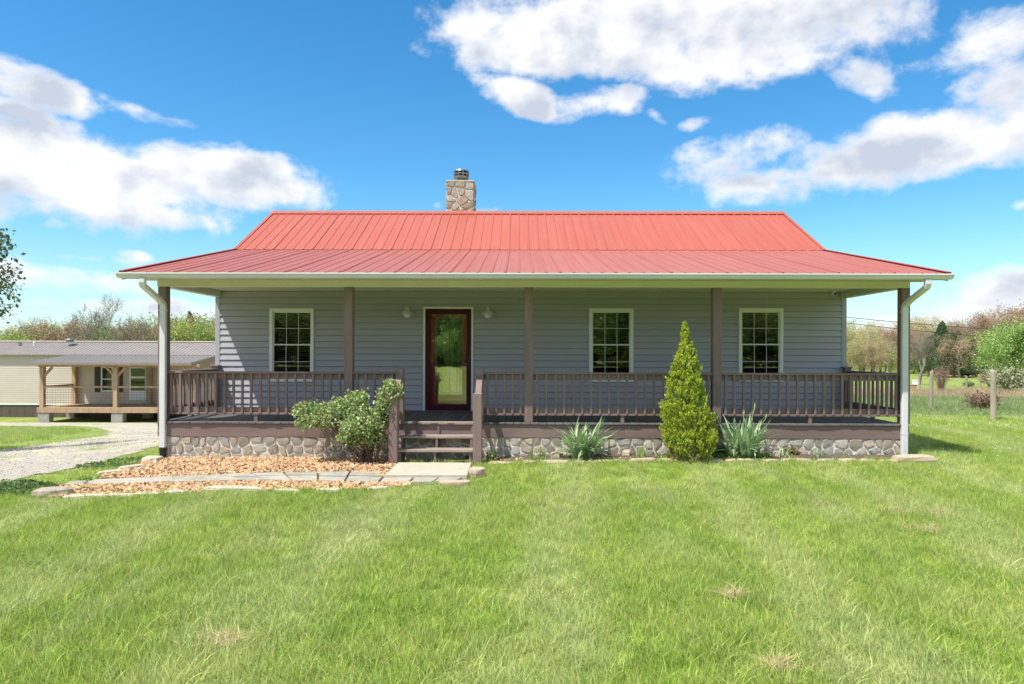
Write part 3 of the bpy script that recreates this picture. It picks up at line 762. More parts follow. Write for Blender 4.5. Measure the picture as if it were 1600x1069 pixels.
fl_.lathe([(.19, zt + .37), (.215, zt + .37), (.20, zt + .405), (.12, zt + .43), (.001, zt + .44)], CHX, CHY, 20)
for k in range(10):
    t = 2 * math.pi * k / 10; fl_.box(CHX + .207 * math.cos(t) - .01, CHX + .207 * math.cos(t) + .01, CHY + .207 * math.sin(t) - .01, CHY + .207 * math.sin(t) + .01, zt + .2, zt + .39)
fl_.build('chimney_flue', m_steel, ch, smooth=False)
MB().lathe([(.165, zt + .17), (.165, zt + .38)], CHX, CHY, 16).build('spark_screen', mat('rusty_screen', (.12, .07, .05), (.05, .045, .04), 14, .8), ch)

# things fixed to or standing by the house
def local(x, y, z=0):
    v = Vector((x, y, z)); v.rotate(Euler((0, 0, YAW))); return HO + v
def wall_lamp(px, label):
    x = wx(px); r = empty('wall_lamp', local(x, -.024, wz(489)), YAW, label=label, cat='lamp', group='wall lamps beside the front door')
    MB().tube([(.0, 0, .0), (0, -.02, .0)], .055, 14).build('wall_plate', m_lampm, r)
    MB().tube([(0, -.02, .0), (0, -.07, .06), (0, -.13, .12), (0, -.19, .12), (0, -.2, .08)], .010, 8).build('arm', m_lampm, r, smooth=True)
    MB().lathe([(.028, .10), (.036, .085), (.036, .04), (.06, .03), (.095, .0), (.13, -.045), (.135, -.055), (.125, -.05), (.09, -.005), (.03, .02)], 0, -.2, 20).build('shade', m_lampm, r, smooth=True)
    MB().lathe([(.07, -.02), (.075, -.06), (.06, -.10), (.03, -.12), (.001, -.125)], 0, -.2, 16).build('globe', mat('lamp_globe', (.85, .85, .80), (.8, .8, .75), 4, .25), r, smooth=True)
wall_lamp(638, 'galvanised barn-style lamp on the siding left of the front door')
wall_lamp(762.5, 'galvanised barn-style lamp on the siding right of the front door')
sc = empty('security_camera', local(wx(1291), -.3, 3.156), YAW, label='small white security camera under the porch ceiling by the right wall corner', cat='camera')
MB().tube([(0, 0, 0), (0, 0, -.03)], .035, 12).build('mount', m_white, sc)
MB().tube([(0, .05, -.06), (0, -.06, -.07)], .032, 12).build('body', m_white, sc, smooth=False)
MB().tube([(0, -.061, -.07), (0, -.064, -.07)], .024, 12).build('lens', m_black, sc)

# ================================================================== path, slab, edging
MB().box(slab_poly[0][0], slab_poly[1][0], 10.05, 11.14, .0, .105, .012).build('door_slab', m_conc)['kind'] = 'structure'
up_e = [pix(*p) for p in ((735, 743), (640, 742), (546, 741), (452, 743), (358, 746), (287, 748.7), (217, 751.5), (165, 754.5), (112, 758))]
lo_e = [pix(*p) for p in ((722, 757), (640, 760), (546, 758), (470, 756.5), (405, 756), (334, 757.5), (264, 759), (190, 761.5), (100, 764))]
walk = MB()
def lerp2(A, t):
    k = min(int(t), len(A) - 2); f_ = t - k; return Vector((A[k][0] * (1 - f_) + A[k + 1][0] * f_, A[k][1] * (1 - f_) + A[k + 1][1] * f_))
wpoly = up_e + lo_e[::-1]
wk = inst('walkway', drape('walkway', wpoly, m_soil, .014, .08)); tag(wk, kind='structure')
t = 0.0
while t < 7.95:
    dt = R.uniform(.42, .62) * (1.0 if t < 5 else 1.5); t1 = min(t + dt, 8)
    A, B_ = lerp2(up_e, t + .018), lerp2(up_e, t1 - .018); D_, C_ = lerp2(lo_e, t + .018 + .12), lerp2(lo_e, t1 - .018 + .12 if t1 < 7.8 else t1)
    splits = [(0, .5), (.5, 1)] if t < 3.8 else [(0, 1)]
    if t < 3.8: m_s = R.uniform(.42, .56); splits = [(0, m_s), (m_s, 1)]
    for (s0, s1) in splits:
        off = 0.0
        q = [A.lerp(D_, s0 + .01), B_.lerp(C_, s0 + .01), B_.lerp(C_, s1 - .01), A.lerp(D_, s1 - .01)]
        cxy = sum(q, Vector((0, 0))) / 4; zc = float(gz(cxy.x, cxy.y)) + .02
        V = [(v.x - cxy.x, v.y - cxy.y, -.02) for v in q] + [(v.x - cxy.x, v.y - cxy.y, .02) for v in q] + [((v.x - cxy.x) * .97, (v.y - cxy.y) * .97, .026) for v in q]
        Fs = [(8, 9, 10, 11)] + [(a + i, a + (i + 1) % 4, a + 4 + (i + 1) % 4, a + 4 + i) for a in (0, 4) for i in range(4)]
        MB().add(V, Fs).build('flagstone', m_flag, wk, (cxy.x, cxy.y, zc), (R.uniform(-.015, .015), R.uniform(-.015, .015), 0))
    t = t1
def rock(x, y, sx, sy, sz, rz, label, mt=m_edge, grp=None, name='edging_stone', lift=0.):
    n1_, n2_ = 10, 4; V = []; ph = R.uniform(0, 9)
    for j, (k, z) in enumerate(((.92, -.5), (1, .0), (.93, .38), (.72, .5))):
        for i in range(n1_):
            a = 2 * math.pi * i / n1_; c_, s_ = math.cos(a), math.sin(a)
            p = max(abs(c_), abs(s_)) ** -.62; w = 1 + .22 * noise.noise(Vector((c_ * 1.5 + ph, s_ * 1.5, j * .3)))
            V.append((c_ * p * k * sx / 2 * w, s_ * p * k * sy / 2 * w, z * sz * (1 + .1 * R.uniform(-1, 1))))
    Fs = [(r * n1_ + i, r * n1_ + (i + 1) % n1_, (r + 1) * n1_ + (i + 1) % n1_, (r + 1) * n1_ + i) for r in range(3) for i in range(n1_)] + [tuple(range(3 * n1_, 4 * n1_))]
    o = MB().add(V, Fs).build(name, mt, None, (x, y, float(gz(x, y)) + sz * .35 + lift), (R.uniform(-.03, .03), R.uniform(-.03, .03), rz))
    return tag(o, label, 'stone', grp)
m_pink = mat('pinkish_stone', (.52, .40, .32), (.42, .31, .25), 8, .9, .6, 30)
m_pale = mat('pale_stone', (.56, .50, .39), (.46, .41, .32), 8, .9, .6, 30)
x = -.42
GR = 'flat stones edging the right flower bed'
while x < 6.35:
    w = R.uniform(.28, .62); rock(x + w / 2, 11.16 + R.uniform(-.02, .02), w - R.uniform(.005, .05), R.uniform(.14, .22), R.uniform(.05, .075), R.uniform(-.06, .06), 'flat tan stone in the low edging row before the right flower bed', grp=GR, lift=-.012); x += w
rock(6.55, 11.12, .62, .3, .13, -.08, 'large orange-tan flat stone at the foot of the right downspout', m_edge)
p = pix(365, 772); rock(p[0], p[1], .82, .17, .08, .02, 'long pale flat stone at the lawn edge below the orange gravel', m_pale, lift=.02)
GL = 'flat stones edging the lower gravel bed'
for (px, py, w) in ((118, 783, .30), (150, 781.5, .34), (190, 780.5, .36), (232, 778, .36), (275, 775.5, .3), (450, 772.5, .34), (512, 771, .38), (590, 768, .3)):
    p = pix(px, py); rock(p[0], p[1], w, .13, .07, R.uniform(-.1, .1), 'flat pale stone in the row between lawn and lower gravel bed', m_pale, GL)
p = pix(82, 779); rock(p[0], p[1], .5, .26, .14, .2, 'chunky brown-grey stone at the far left tip of the gravel bed', mat('grey_brown_stone', (.40, .34, .27), (.28, .24, .19), 8, .9, .6))
p = pix(746, 746); rock(p[0], p[1], .26, .2, .13, .3, 'small pinkish stone at the right corner of the door slab', m_pink, lift=.03)
p = pix(712, 762); rock(p[0], p[1], .46, .15, .07, .12, 'long pinkish flat stone in the grass below the door slab', m_pink, lift=.03)
p = pix(238, 725); rock(p[0], p[1], .30, .34, .12, .0, 'rounded pale stone beside the black drain boot', m_pale)
for (px, py) in ((176, 744), (206, 736)):
    p = pix(px, py); rock(p[0], p[1], .42, .14, .08, .75, 'narrow pale stone edging the left end of the upper gravel bed', m_pale, 'pale stones at the left end of the upper gravel bed')
GR2 = 'round fieldstones at the back of the flower bed'
for (xx, yy, s_) in ((.75, 11.55, .2), (4.0, 11.5, .22), (4.5, 11.55, .18), (.45, 11.6, .16), (1.95, 11.6, .2)):
    rock(xx, yy, s_, s_ * .8, s_ * .7, R.uniform(0, 3), 'rounded tan fieldstone in the soil against the foundation', STONES[1], GR2)
# clear stakes
sm_ = MB().box(-.012, .012, -.003, .003, -.05, .34).mesh('garden_stake', m_acr)
for px, nm in ((263, 'clear plastic garden stake in orange gravel nearest the left downspout'), (345, 'clear plastic garden stake, second from the left downspout'), (435, 'clear plastic garden stake midway along the gravel bed'), (523, 'clear plastic garden stake just left of the leafy bush')):
    p = pix(px, 746); o = inst('garden_stake', sm_, None, (p[0], p[1], float(gz(*p)))); tag(o, nm, 'stake', 'clear garden stakes in the gravel')

# ================================================================== gravel chips, grass
def chip_mesh(mt, n=5, fl=.55):
    V = []; 
    for i in range(14):
        v = Vector((R.gauss(0, 1), R.gauss(0, 1), R.gauss(0, 1))).normalized(); V.append((v.x * R.uniform(.8, 1.1), v.y * R.uniform(.6, .8), v.z * fl))
    import bmesh
    bm = bmesh.new(); [bm.verts.new(v) for v in V]; bmesh.ops.convex_hull(bm, input=bm.verts)
    me_ = bpy.data.meshes.new('chip'); bm.to_mesh(me_); bm.free(); me_.materials.append(mt); return me_
def sample(poly, dens_):
    P = np.array(poly); x0, y0 = P.min(0); x1, y1 = P.max(0); n = int((x1 - x0) * (y1 - y0) * dens_)
    x = NP.uniform(x0, x1, n); y = NP.uniform(y0, y1, n); k = inpoly(poly, x, y); return x[k], y[k]
chips = [chip_mesh(m_rock) for _ in range(7)]
X1, Y1 = sample(bed_up, 950); X2, Y2 = sample(bed_lo, 950)
xx = np.concatenate([X1, X2, NP.uniform(-.5, .2, 30), NP.uniform(1.2, 2.2, 24), NP.uniform(-1.9, -1.7, 10)]); yy = np.concatenate([Y1, Y2, NP.uniform(11.3, 11.5, 54), NP.uniform(10.2, 11, 10)])
n = len(xx); s_ = NP.uniform(.012, .042, n)
scatter('river_gravel', np.stack([xx, yy, gz(xx, yy) + .018 + NP.uniform(0, .028, n)], 1), NP.uniform(-.5, .5, (n, 3)) + np.stack([np.zeros(n), np.zeros(n), NP.uniform(0, 6.28, n)], 1),
        np.stack([s_, s_, s_], 1), NP.integers(0, 7, n), chips, 'orange and cream stone chips filling the garden beds')
m_gst = mat('driveway_stone', (.60, .56, .50), (.48, .44, .40), 9, .9, .3, 40, rnd=.3)
dst = [chip_mesh(m_gst) for _ in range(4)]
X1, Y1 = sample(drive, 45); k = (Y1 < 26) & (X1 > -26); X1, Y1 = X1[k], Y1[k]; n = len(X1); s_ = NP.uniform(.010, .026, n)
scatter('driveway_stones', np.stack([X1, Y1, gz(X1, Y1) + .024], 1), np.stack([np.zeros(n), np.zeros(n), NP.uniform(0, 6.28, n)], 1), np.stack([s_] * 3, 1), NP.integers(0, 4, n), dst, 'loose grey stones on the gravel driveway')

def clump(nb_, rr, hh, ww, lean=.35, mt=m_blade, segs=3):
    V = []; Fs = []
    for b in range(nb_):
        a = R.uniform(0, 6.28); r = rr * math.sqrt(R.random()); bx, by = r * math.cos(a), r * math.sin(a)
        la = R.uniform(0, 6.28); ln = R.uniform(.05, lean); h_ = hh * R.uniform(.45, 1.1); w = ww * R.uniform(.7, 1.3); fa = R.uniform(0, 3.14)
        dx, dy = math.cos(fa) * w / 2, math.sin(fa) * w / 2; n0 = len(V)
        for k in range(segs + 1):
            t = k / segs; q = t * t * ln * h_ * 1.6; z = h_ * t * (1 - .35 * ln * t)
            cx, cy = bx + math.cos(la) * q, by + math.sin(la) * q; f_ = (1 - t) ** .6
            if k < segs: V += [(cx - dx * f_, cy - dy * f_, z), (cx + dx * f_, cy + dy * f_, z)]
            else: V += [(cx - dx * .1, cy - dy * .1, z), (cx + dx * .1, cy + dy * .1, z)]
        for k in range(segs): Fs.append((n0 + 2 * k, n0 + 2 * k + 1, n0 + 2 * k + 3, n0 + 2 * k + 2))
    return fast_mesh('grass_tuft', V, Fs, mt)
tufts = [clump(26, .085, .085, .0058, .45) for _ in range(5)] + [clump(18, .09, .13, .0066, .7) for _ in range(3)]
far_t = [clump(26, .20, .11, .012, .7, segs=2) for _ in range(4)]
meadow_m = mat('meadow_grass', (.235, .34, .125), (.33, .39, .17), .6, .6, space='World', rnd=.15, isl=.2, trans=.4)
dry_m = mat('dry_grass', (.56, .44, .27), (.44, .34, .20), 2, .7, rnd=.15, isl=.25, trans=.3)
meadow = [clump(22, .22, .38, .016, .5, meadow_m, 3) for _ in range(3)]; dryt = [clump(22, .25, .42, .016, .6, dry_m, 2) for _ in range(2)]
gp_x, gp_y = [], []
def zone(y0, y1, dn):
    w1 = .80 * y1 + 2.5; n = int(2 * w1 * (y1 - y0) * dn); x = NP.uniform(-w1, w1, n); y = NP.uniform(y0, y1, n)
    return x, y, np.abs(x) < .80 * y + 2.5
def blocked(x, y):
    k = inpoly(slab_poly, x, y) | inpoly(bed_up, x, y) | inpoly(bed_lo, x, y) | inpoly(bed_rt, x, y) | inpoly(wpoly, x, y)
    k |= (x > -6.25) & (x < 7.0) & (y > 11.35) & (y < 22.6)
    return k
def hsh(x, y, s):   # cheap smooth field 0..1
    return .5 + .25 * (np.sin(x * 1.7 * s + 1.3 * np.sin(y * 1.1 * s)) + np.sin(y * 2.1 * s + 1.7 * np.sin(x * .9 * s + 2)))
PT, PI_, PS = [], [], []
for (y0, y1, dn) in ((1.6, 6, 330), (6, 9.5, 270), (9.5, 16.5, 130)):
    x, y, k = zone(y0, y1, dn); k &= ~blocked(x, y) | ((inpoly(bed_lo, x, y) | inpoly(wpoly, x, y)) & (NP.random(len(x)) < .07)); ind = inpoly(drive, x, y); dp = np.clip(hsh(x, y, 1.1) - .55, 0, 1) * .6 * (x < -8.2)
    edge = NP.random(len(x)) < dp; k &= ~ind | edge
    # thin worn verge left of the house
    th = (x < -6.4) & (y > 9.6) & ~ind; k &= ~th | (NP.random(len(x)) < .45 + .5 * (hsh(x, y, .7) > .5))
    x, y = x[k], y[k]; PT.append(np.stack([x, y, gz(x, y) - .004], 1)); s_ = NP.uniform(.75, 1.15, len(x)) * (1.0 + .22 * (hsh(x, y, .8) - .5)); s_ = np.where(x < -6.4, s_ * np.where(y > 9.6, .7, 1), s_)
    PI_.append(NP.integers(0, 8, len(x))); PS.append(np.stack([NP.uniform(.85, 1.2, len(x)), NP.uniform(.85, 1.2, len(x)), s_], 1))
PT, PI_, PS = np.concatenate(PT), np.concatenate(PI_), np.concatenate(PS); n = len(PT)
scatter('lawn_grass', PT, np.stack([NP.normal(0, .08, n), NP.normal(0, .08, n), NP.uniform(0, 6.28, n)], 1), PS, PI_, tufts, 'short sunlit green grass of the front lawn')
x, y, k = zone(16.5, 50, 34); k &= ~blocked(x, y) & (np.abs(x - .2) > 6.2 / 14 * y - 1.0); ind = inpoly(drive, x, y)
k &= ~ind | (NP.random(len(x)) < np.clip(hsh(x, y, .8) - .5, 0, 1) * .35)
k &= ~((x < -16) & (y > 38.4)) & ~((x > 5) & (y > 20.5))
k &= (x > 0) | (np.hypot(0, y) < 38.6)
x, y = x[k], y[k]; n = len(x)
lush = np.where((x < 0), np.where(inpoly([pix(*p) for p in ((-30, 671), (60, 672), (110, 673), (140, 676), (110, 682), (60, 690), (0, 699), (-60, 705))], x, y), 1.5, .55), 1.0)
scatter('far_grass', np.stack([x, y, gz(x, y) - .005], 1), np.stack([np.zeros(n), np.zeros(n), NP.uniform(0, 6.28, n)], 1), np.stack([np.ones(n), np.ones(n), lush * NP.uniform(.7, 1.2, n)], 1), NP.integers(0, 4, n), far_t, 'grass beside the driveway and right of the house')
# meadow behind the wire fence
n = 16000; x = NP.uniform(5, 46, n); y = NP.uniform(20.5, 44, n); fx = 14.3 + (y - 23.3) * .21
k = (x > 6.0 / 14 * y) & (x < .86 * y + 2) & (y > 20.5); x, y = x[k], y[k]
dryz = (y > 31 + 2.2 * (hsh(x, y, .3) - .5)); kk = ~dryz | (NP.random(len(x)) < .55); x, y, dryz = x[kk], y[kk], dryz[kk]; n = len(x)
scatter('meadow_grass', np.stack([x, y, gz(x, y) - .01], 1), np.stack([np.zeros(n), np.zeros(n), NP.uniform(0, 6.28, n)], 1), np.stack([np.ones(n), np.ones(n), NP.uniform(.5, 1.1, n) * np.clip((y - 19.8) / 4, .3, 1)], 1),
        np.where(dryz, NP.integers(3, 5, n), NP.integers(0, 3, n)), meadow + dryt, 'tall blue-green and dry meadow grass past the fence')

# ================================================================== plants by the house
def leafquads(P, size, up=0., asp=1.6, mt=None, name='leaves', fold=True):
    P = np.asarray(P); n = len(P); u = NP.normal(0, 1, (n, 3)); u[:, 2] += up; u /= np.linalg.norm(u, axis=1)[:, None]
    v = NP.normal(0, 1, (n, 3)); v -= (v * u).sum(1)[:, None] * u; v /= np.linalg.norm(v, axis=1)[:, None]
    s = (np.asarray(size) * NP.uniform(.6, 1.3, n))[:, None]; a = u * s * asp / 2; b = v * s / 2
    V = np.stack([P - a, P + b * .9, P + a, P - b * .9], 1).reshape(-1, 3)
    return fast_mesh(name, V, np.arange(4 * n).reshape(-1, 4), mt)
m_bushleaf = mat('bush_leaf', (.24, .37, .11), (.40, .50, .22), 5, .5, space='World', isl=.3, trans=.25, c3=(.50, .23, .11), c3amt=.7, c3scale=9, c3t=.53)
m_twig = mat('twig', (.16, .10, .065), (.10, .07, .05), 8, .9)
bx_, by_ = (578 - CX) / F * 11.25, 11.25; bz_ = float(gz(bx_, by_))
bush = empty('leafy_bush', (bx_, by_, bz_), label='loose green bush with orange-tipped leaves growing left of the porch steps', cat='bush')
def bp(px, py, dy=0): return Vector(((px - CX) / F * (by_ + dy) - bx_, dy, EYE + (HY - py) / F * (by_ + dy) - bz_))
lobes = [(500, 645, 40, 17, .2), (490, 660, 30, 14, -.1), (545, 640, 36, 22, 0), (560, 625, 18, 16, .1), (590, 660, 45, 22, -.1), (572, 686, 36, 20, 0), (545, 682, 20, 12, -.1), (615, 655, 24, 20, .1), (606, 625, 14, 18, .0), (614, 603, 14, 12, 0), (623, 612, 10, 14, 0), (475, 640, 18, 12, 0), (600, 640, 16, 16, 0), (628, 672, 26, 16, .1), (560, 668, 30, 16, -.2)]
lobes = [l for l in lobes if l[0] != 628]; lobes = [((l[0] - 19, l[1], l[2] * .8, l[3], l[4]) if l[0] in (615, 590, 575) else (l[0] - 4, *l[1:]) if l[1] < 630 and l[0] > 600 else l) for l in lobes]
tw = MB(); LP = []
for (px, py, rx, rz_, dy) in lobes:
    c = bp(px, py, dy); k = F / by_; nl = int(rx * rz_ * 1.0)
    for _ in range(nl):
        v = Vector((R.gauss(0, 1), R.gauss(0, 1), R.gauss(0, 1))).normalized() * (R.random() ** .45)
        LP.append(c + Vector((v.x * rx / k, v.y * .24, v.z * rz_ / k)))
    for j in range(3):
        e_ = c + Vector((R.uniform(-.6, .6) * rx / k, R.uniform(-.15, .15), R.uniform(-.3, .5) * rz_ / k)); b0 = Vector((R.uniform(-.12, .14), R.uniform(-.1, .1), -.02))
        m_ = (b0 + e_) / 2 + Vector((R.uniform(-.06, .06), R.uniform(-.05, .05), R.uniform(-.02, .12)))
        tw.tube([b0, (b0 + m_) / 2 + Vector((0, 0, .02)), m_, e_], [.011, .009, .007, .003], 5)
        for _ in range(3):
            t_ = R.uniform(.4, 1); s0 = m_.lerp(e_, t_); tw.tube([s0, s0 + Vector((R.uniform(-.14, .14), R.uniform(-.1, .1), R.uniform(0, .15)))], [.004, .0015], 4)
tw.build('stem', m_twig, bush)
for i in range(int(len(LP) * .95)):
    LP.append(LP[R.randrange(len(LP))] + Vector((R.gauss(0, .03), R.gauss(0, .03), R.gauss(0, .03))))
inst('leaves', leafquads([tuple(v) for v in LP], .034, 0, 1.5, m_bushleaf), bush)

m_arb = mat('arborvitae_spray', (.36, .47, .035), (.48, .56, .055), 3.2, .55, space='World', isl=.35, trans=.3, c3=(.17, .25, .03), c3amt=.8, c3scale=7, c3t=.5)
ax, ay = (1077 - CX) / F * 11.2, 11.2; az_ = float(gz(ax, ay))
arb = empty('conical_evergreen', (ax, ay, az_), label='yellow-green cone-shaped evergreen standing before the porch railing', cat='evergreen shrub')
H_ = EYE + (HY - 503) / F * ay - az_
def arad(t): return np.interp(t, [0, .05, .15, .3, .5, .7, .83, .88, .93, 1], [.25, .32, .39, .365, .27, .175, .085, .035, .05, .008])
n = 1500; tt = NP.random(n) ** 1.3; aa = NP.uniform(0, 2 * np.pi, n); lump = 1 + .16 * np.sin(aa * 3 + tt * 14) * np.sin(tt * 22 + aa * 2) + .10 * np.sin(aa * 7 - tt * 31)
rr_ = arad(tt) * lump * (1 - .42 * NP.random(n) ** 2.2) * NP.uniform(.94, 1.07, n)
cxx = -.09 * tt + .02 * np.sin(tt * 9); PA = np.stack([cxx + rr_ * np.cos(aa), rr_ * np.sin(aa), .04 + tt * (H_ - .05)], 1)
k_ = 30; n2_ = n * k_; base_ = np.repeat(PA, k_, 0); oa = np.repeat(aa + NP.normal(0, .35, n), k_); up_ = np.repeat(NP.uniform(.5, 1.5, n), k_)
ax_ = np.stack([np.cos(oa), np.sin(oa), up_], 1); ax_ /= np.linalg.norm(ax_, axis=1)[:, None]; w_ = NP.random(n2_); sc_ = np.interp(base_[:, 2] / H_, [0, .6, .9, 1], [1, .75, .4, .3])[:, None]
PA = base_ + ax_ * (w_[:, None] * .12 - .03) * sc_ + NP.normal(0, 1, (n2_, 3)) * (.026 * (1.15 - w_))[:, None] * sc_
inst('foliage', leafquads(PA, .0165, 2.2, 2.3, m_arb), arb)
low = NP.random(1600); a2 = NP.uniform(0, 6.28, 1600); r2 = .36 * np.sqrt(NP.random(1600)); PB = np.stack([r2 * np.cos(a2), r2 * np.sin(a2), .02 + low * .30], 1)
inst('dry_lower_twigs', leafquads(PB, .02, .5, 3.0, mat('dry_twigs', (.22, .16, .10), (.15, .11, .07), 5, .8, space='World', isl=.3)), arb)
MB().tube([(0, 0, -.05), (0, 0, .8), (-.09, 0, H_ * .97)], [.04, .03, .008], 8).build('trunk', m_twig, arb)

m_iris = mat('iris_leaf', (.29, .44, .21), (.42, .55, .33), 4, .5, rnd=.22, trans=.25, stretch=(1, 1, .3), c3=(.40, .42, .22), c3amt=.5, c3scale=2.5, c3t=.6)
m_spike = mat('lily_leaf', (.17, .33, .05), (.24, .40, .07), 4, .5, rnd=.2, trans=.3)
def blade_leaf(L, w, bend, mt):
    V = []; n_ = 7
    for k in range(n_):
        t = k / (n_ - 1); ang = bend * t ** 1.6
        px_ = L * (t * math.sin(ang * .55)); pz_ = L * t * math.cos(ang * .55); ww = w * (1 - t ** 3) * (.75 + .5 * t * (1 - t) * 2)
        V += [(px_, -ww / 2, pz_), (px_ + .002, 0, pz_ - .003), (px_, ww / 2, pz_)]
    Fs = [f_ for k in range(n_ - 1) for f_ in ((3 * k, 3 * k + 1, 3 * k + 4, 3 * k + 3), (3 * k + 1, 3 * k + 2, 3 * k + 5, 3 * k + 4))]
    return fast_mesh('leaf', V, Fs, mt, True)
def blade_plant(name, px, py, nl, L, w, spread, mt, label, cat, grp=None, rx=.12, single=False, tilt=.5):
    y = 11.40; x = (px - CX) / F * y; r = empty(name, (x, y, float(gz(x, y)) + .02), label=label, cat=cat, group=grp)
    ms_ = [blade_leaf(L * q, w, b_, mt) for q, b_ in ((1, .3), (.85, .7), (.7, 1.1), (.95, .5), (.6, 1.6))]
    for i in range(nl):
        a = R.uniform(0, 6.28); bx0 = R.uniform(-rx, rx)
        inst('leaf', R.choice(ms_), r, (bx0, R.uniform(-.07, .07), 0), (R.uniform(-.2, .2), (R.uniform(.02, tilt)) * 1, a), (1, 1, R.uniform(.7, 1.05)))
    return r
iris1 = blade_plant('iris_clump', 912, 711, 120, .80, .062, .6, m_iris, 'wide clump of grey-green iris leaves left of the cone evergreen', 'iris plant', rx=.17, tilt=.75)
iris2 = blade_plant('iris_clump', 1160, 712, 105, .82, .058, .6, m_iris, 'tall iris clump with budding stalks right of the cone evergreen', 'iris plant', rx=.2, tilt=.6)
for (dx, hgt, ln) in ((.16, .92, .10), (.02, .80, .02), (.30, .74, .2), (-.1, .66, -.05)):
    MB().tube([(dx * .3, 0, 0), (dx * .6 , 0, hgt * .5), (dx + ln * .4, 0, hgt * .86), (dx + ln * .5, 0, hgt * .93), (dx + ln * .55, 0, hgt)], [.007, .006, .006, .013, .003], 6).build('flower_stalk', m_iris, iris2)
GS = 'small bladed plants along the foundation'
blade_plant('daylily', 843, 711, 26, .36, .014, .3, m_spike, 'small spiky green plant left of the wide iris clump', 'small plant', GS, .12, tilt=.7)
blade_plant('daylily', 1002, 712, 24, .30, .014, .3, m_spike, 'small spiky plant between wide iris clump and cone evergreen', 'small plant', GS, .1, tilt=.75)
blade_plant('daylily', 1279, 712, 20, .32, .018, .3, m_iris, 'lone spiky plant before the right part of the foundation', 'small plant', GS, .07, tilt=.7)
blade_plant('daylily', 766, 711, 22, .26, .022, .3, m_spike, 'bright green sprout right beside the right stair newel', 'small plant', GS, .07, tilt=.5)
blade_plant('daylily', 1225, 713, 16, .24, .016, .3, m_iris, 'short sprawling plant right of the tall iris clump', 'small plant', GS, .1, tilt=1.0)
blade_plant('daylily', 1320, 712, 12, .18, .014, .3, m_iris, 'tiny tuft of leaves near the right end of the bed', 'small plant', GS, .08, tilt=.9)
m_weed = mat('weed_leaf', (.16, .30, .04), (.22, .36, .06), 6, .55, space='World', isl=.25, trans=.35)
def weed(px, py, rx, ry, h_, n_, size, label, mt=m_weed, grp=None, name='low_weed', cat='weed'):
    x, y = pix(px, py); a = NP.uniform(0, 6.28, n_); r = np.sqrt(NP.random(n_)); z = NP.random(n_) * h_ * (1.1 - r * .7)
    P = np.stack([r * rx * np.cos(a), r * ry * np.sin(a), .015 + z], 1)
    o = inst(name, leafquads(P, size, .0, 1.3, mt, name), None, (x, y, float(gz(x, y)))); return tag(o, label, cat, grp)
weed(1158, 716, .55, .16, .12, 900, .035, 'bright green weeds creeping under the tall iris clump')
weed(1120, 712, .22, .14, .16, 420, .045, 'darker leafy weed between cone evergreen and tall iris', mat('weed_dark', (.07, .16, .03), (.10, .2, .04), 6, .5, isl=.3, trans=.3))
weed(1238, 712, .14, .1, .18, 160, .05, 'reddish-green broadleaf weed right of the tall iris', mat('weed_red', (.20, .22, .07), (.26, .18, .08), 9, .5, isl=.3, trans=.3))
weed(1045, 717, .25, .12, .08, 260, .03, 'light green weeds at the left foot of the cone evergreen')
weed(800, 713, .28, .08, .08, 160, .03, 'low trailing weed in the bed right of the steps')
weed(20, 772, .55, .4, .16, 1500, .035, 'bushy grey-green weeds at the left end of the lawn', mat('weed_grey', (.15, .24, .09), (.10, .17, .05), 4, .6, space='World', isl=.3, trans=.3))
weed(170, 733, .5, .22, .10, 500, .03, 'grey-green weeds between driveway and gravel bed', MATS['weed_grey'], 'weeds along the driveway edge')
weed(215, 724, .5, .16, .08, 420, .03, 'grey-green weeds between driveway and gravel bed', MATS['weed_grey'], 'weeds along the driveway edge')
weed(135, 757, .09, .06, .1, 40, .05, 'single leafy weed growing on the stone walkway')
weed(1470, 700, .5, .3, .09, 350, .03, 'loose weeds in the shade right of the right downspout')
# straw-coloured dead tufts on the lawn
m_straw = mat('straw', (.68, .54, .33), (.52, .40, .24), 8, .8, isl=.3, trans=.2)
for (px, py, rr0, lab) in ((345, 1013, .10, 'dry straw nest in the lawn near the bottom left'), (1400, 803, .17, 'dry straw clump on the lawn, left one of two at right'), (1474, 806, .13, 'dry straw clump on the lawn, right one of two at right'), (1440, 832, .16, 'faint dry straw patch below the two straw clumps'), (1218, 1052, .06, 'small dry straw tuft at the bottom edge of the lawn'), (1148, 940, .06, 'thin dry straw tuft in the middle right of the lawn')):
    x, y = pix(px, py); o = inst('straw_clump', clump(170, rr0, .11, .004, 1.6, m_straw, 3), None, (x, y, float(gz(x, y)) + .035), (0, 0, 0), (1.2, 1, .75)); tag(o, lab, 'straw clump', 'dead straw clumps on the lawn')
# dandelion heads
m_puff = mat('dandelion_head', (.50, .49, .42), (.42, .41, .35), 6, .9); pm_ = MB(); pm_.lathe([(.001, .098), (.010, .095), (.014, .085), (.010, .076), (.001, .072)], 0, 0, 8); pm_.tube([(0, 0, 0), (0, 0, .1)], .0015, 4)
pmm = pm_.mesh('dandelion', m_puff)
for i in range(16):
    y = R.uniform(8, 17); x = R.uniform(-.7, .75) * y
    if y > 10: x = R.uniform(7.6, .78 * y) if .78 * y > 7.7 else R.uniform(0, 5); y = y if .78 * y > 7.7 else R.uniform(9.5, 11)
    if bool(blocked(np.array([x]), np.array([y]))[0]): continue
    o = inst('dandelion', pmm, None, (x, y, float(gz(x, y)))); tag(o, 'pale dandelion seed head standing in the lawn grass', 'dandelion', 'dandelions in the lawn')

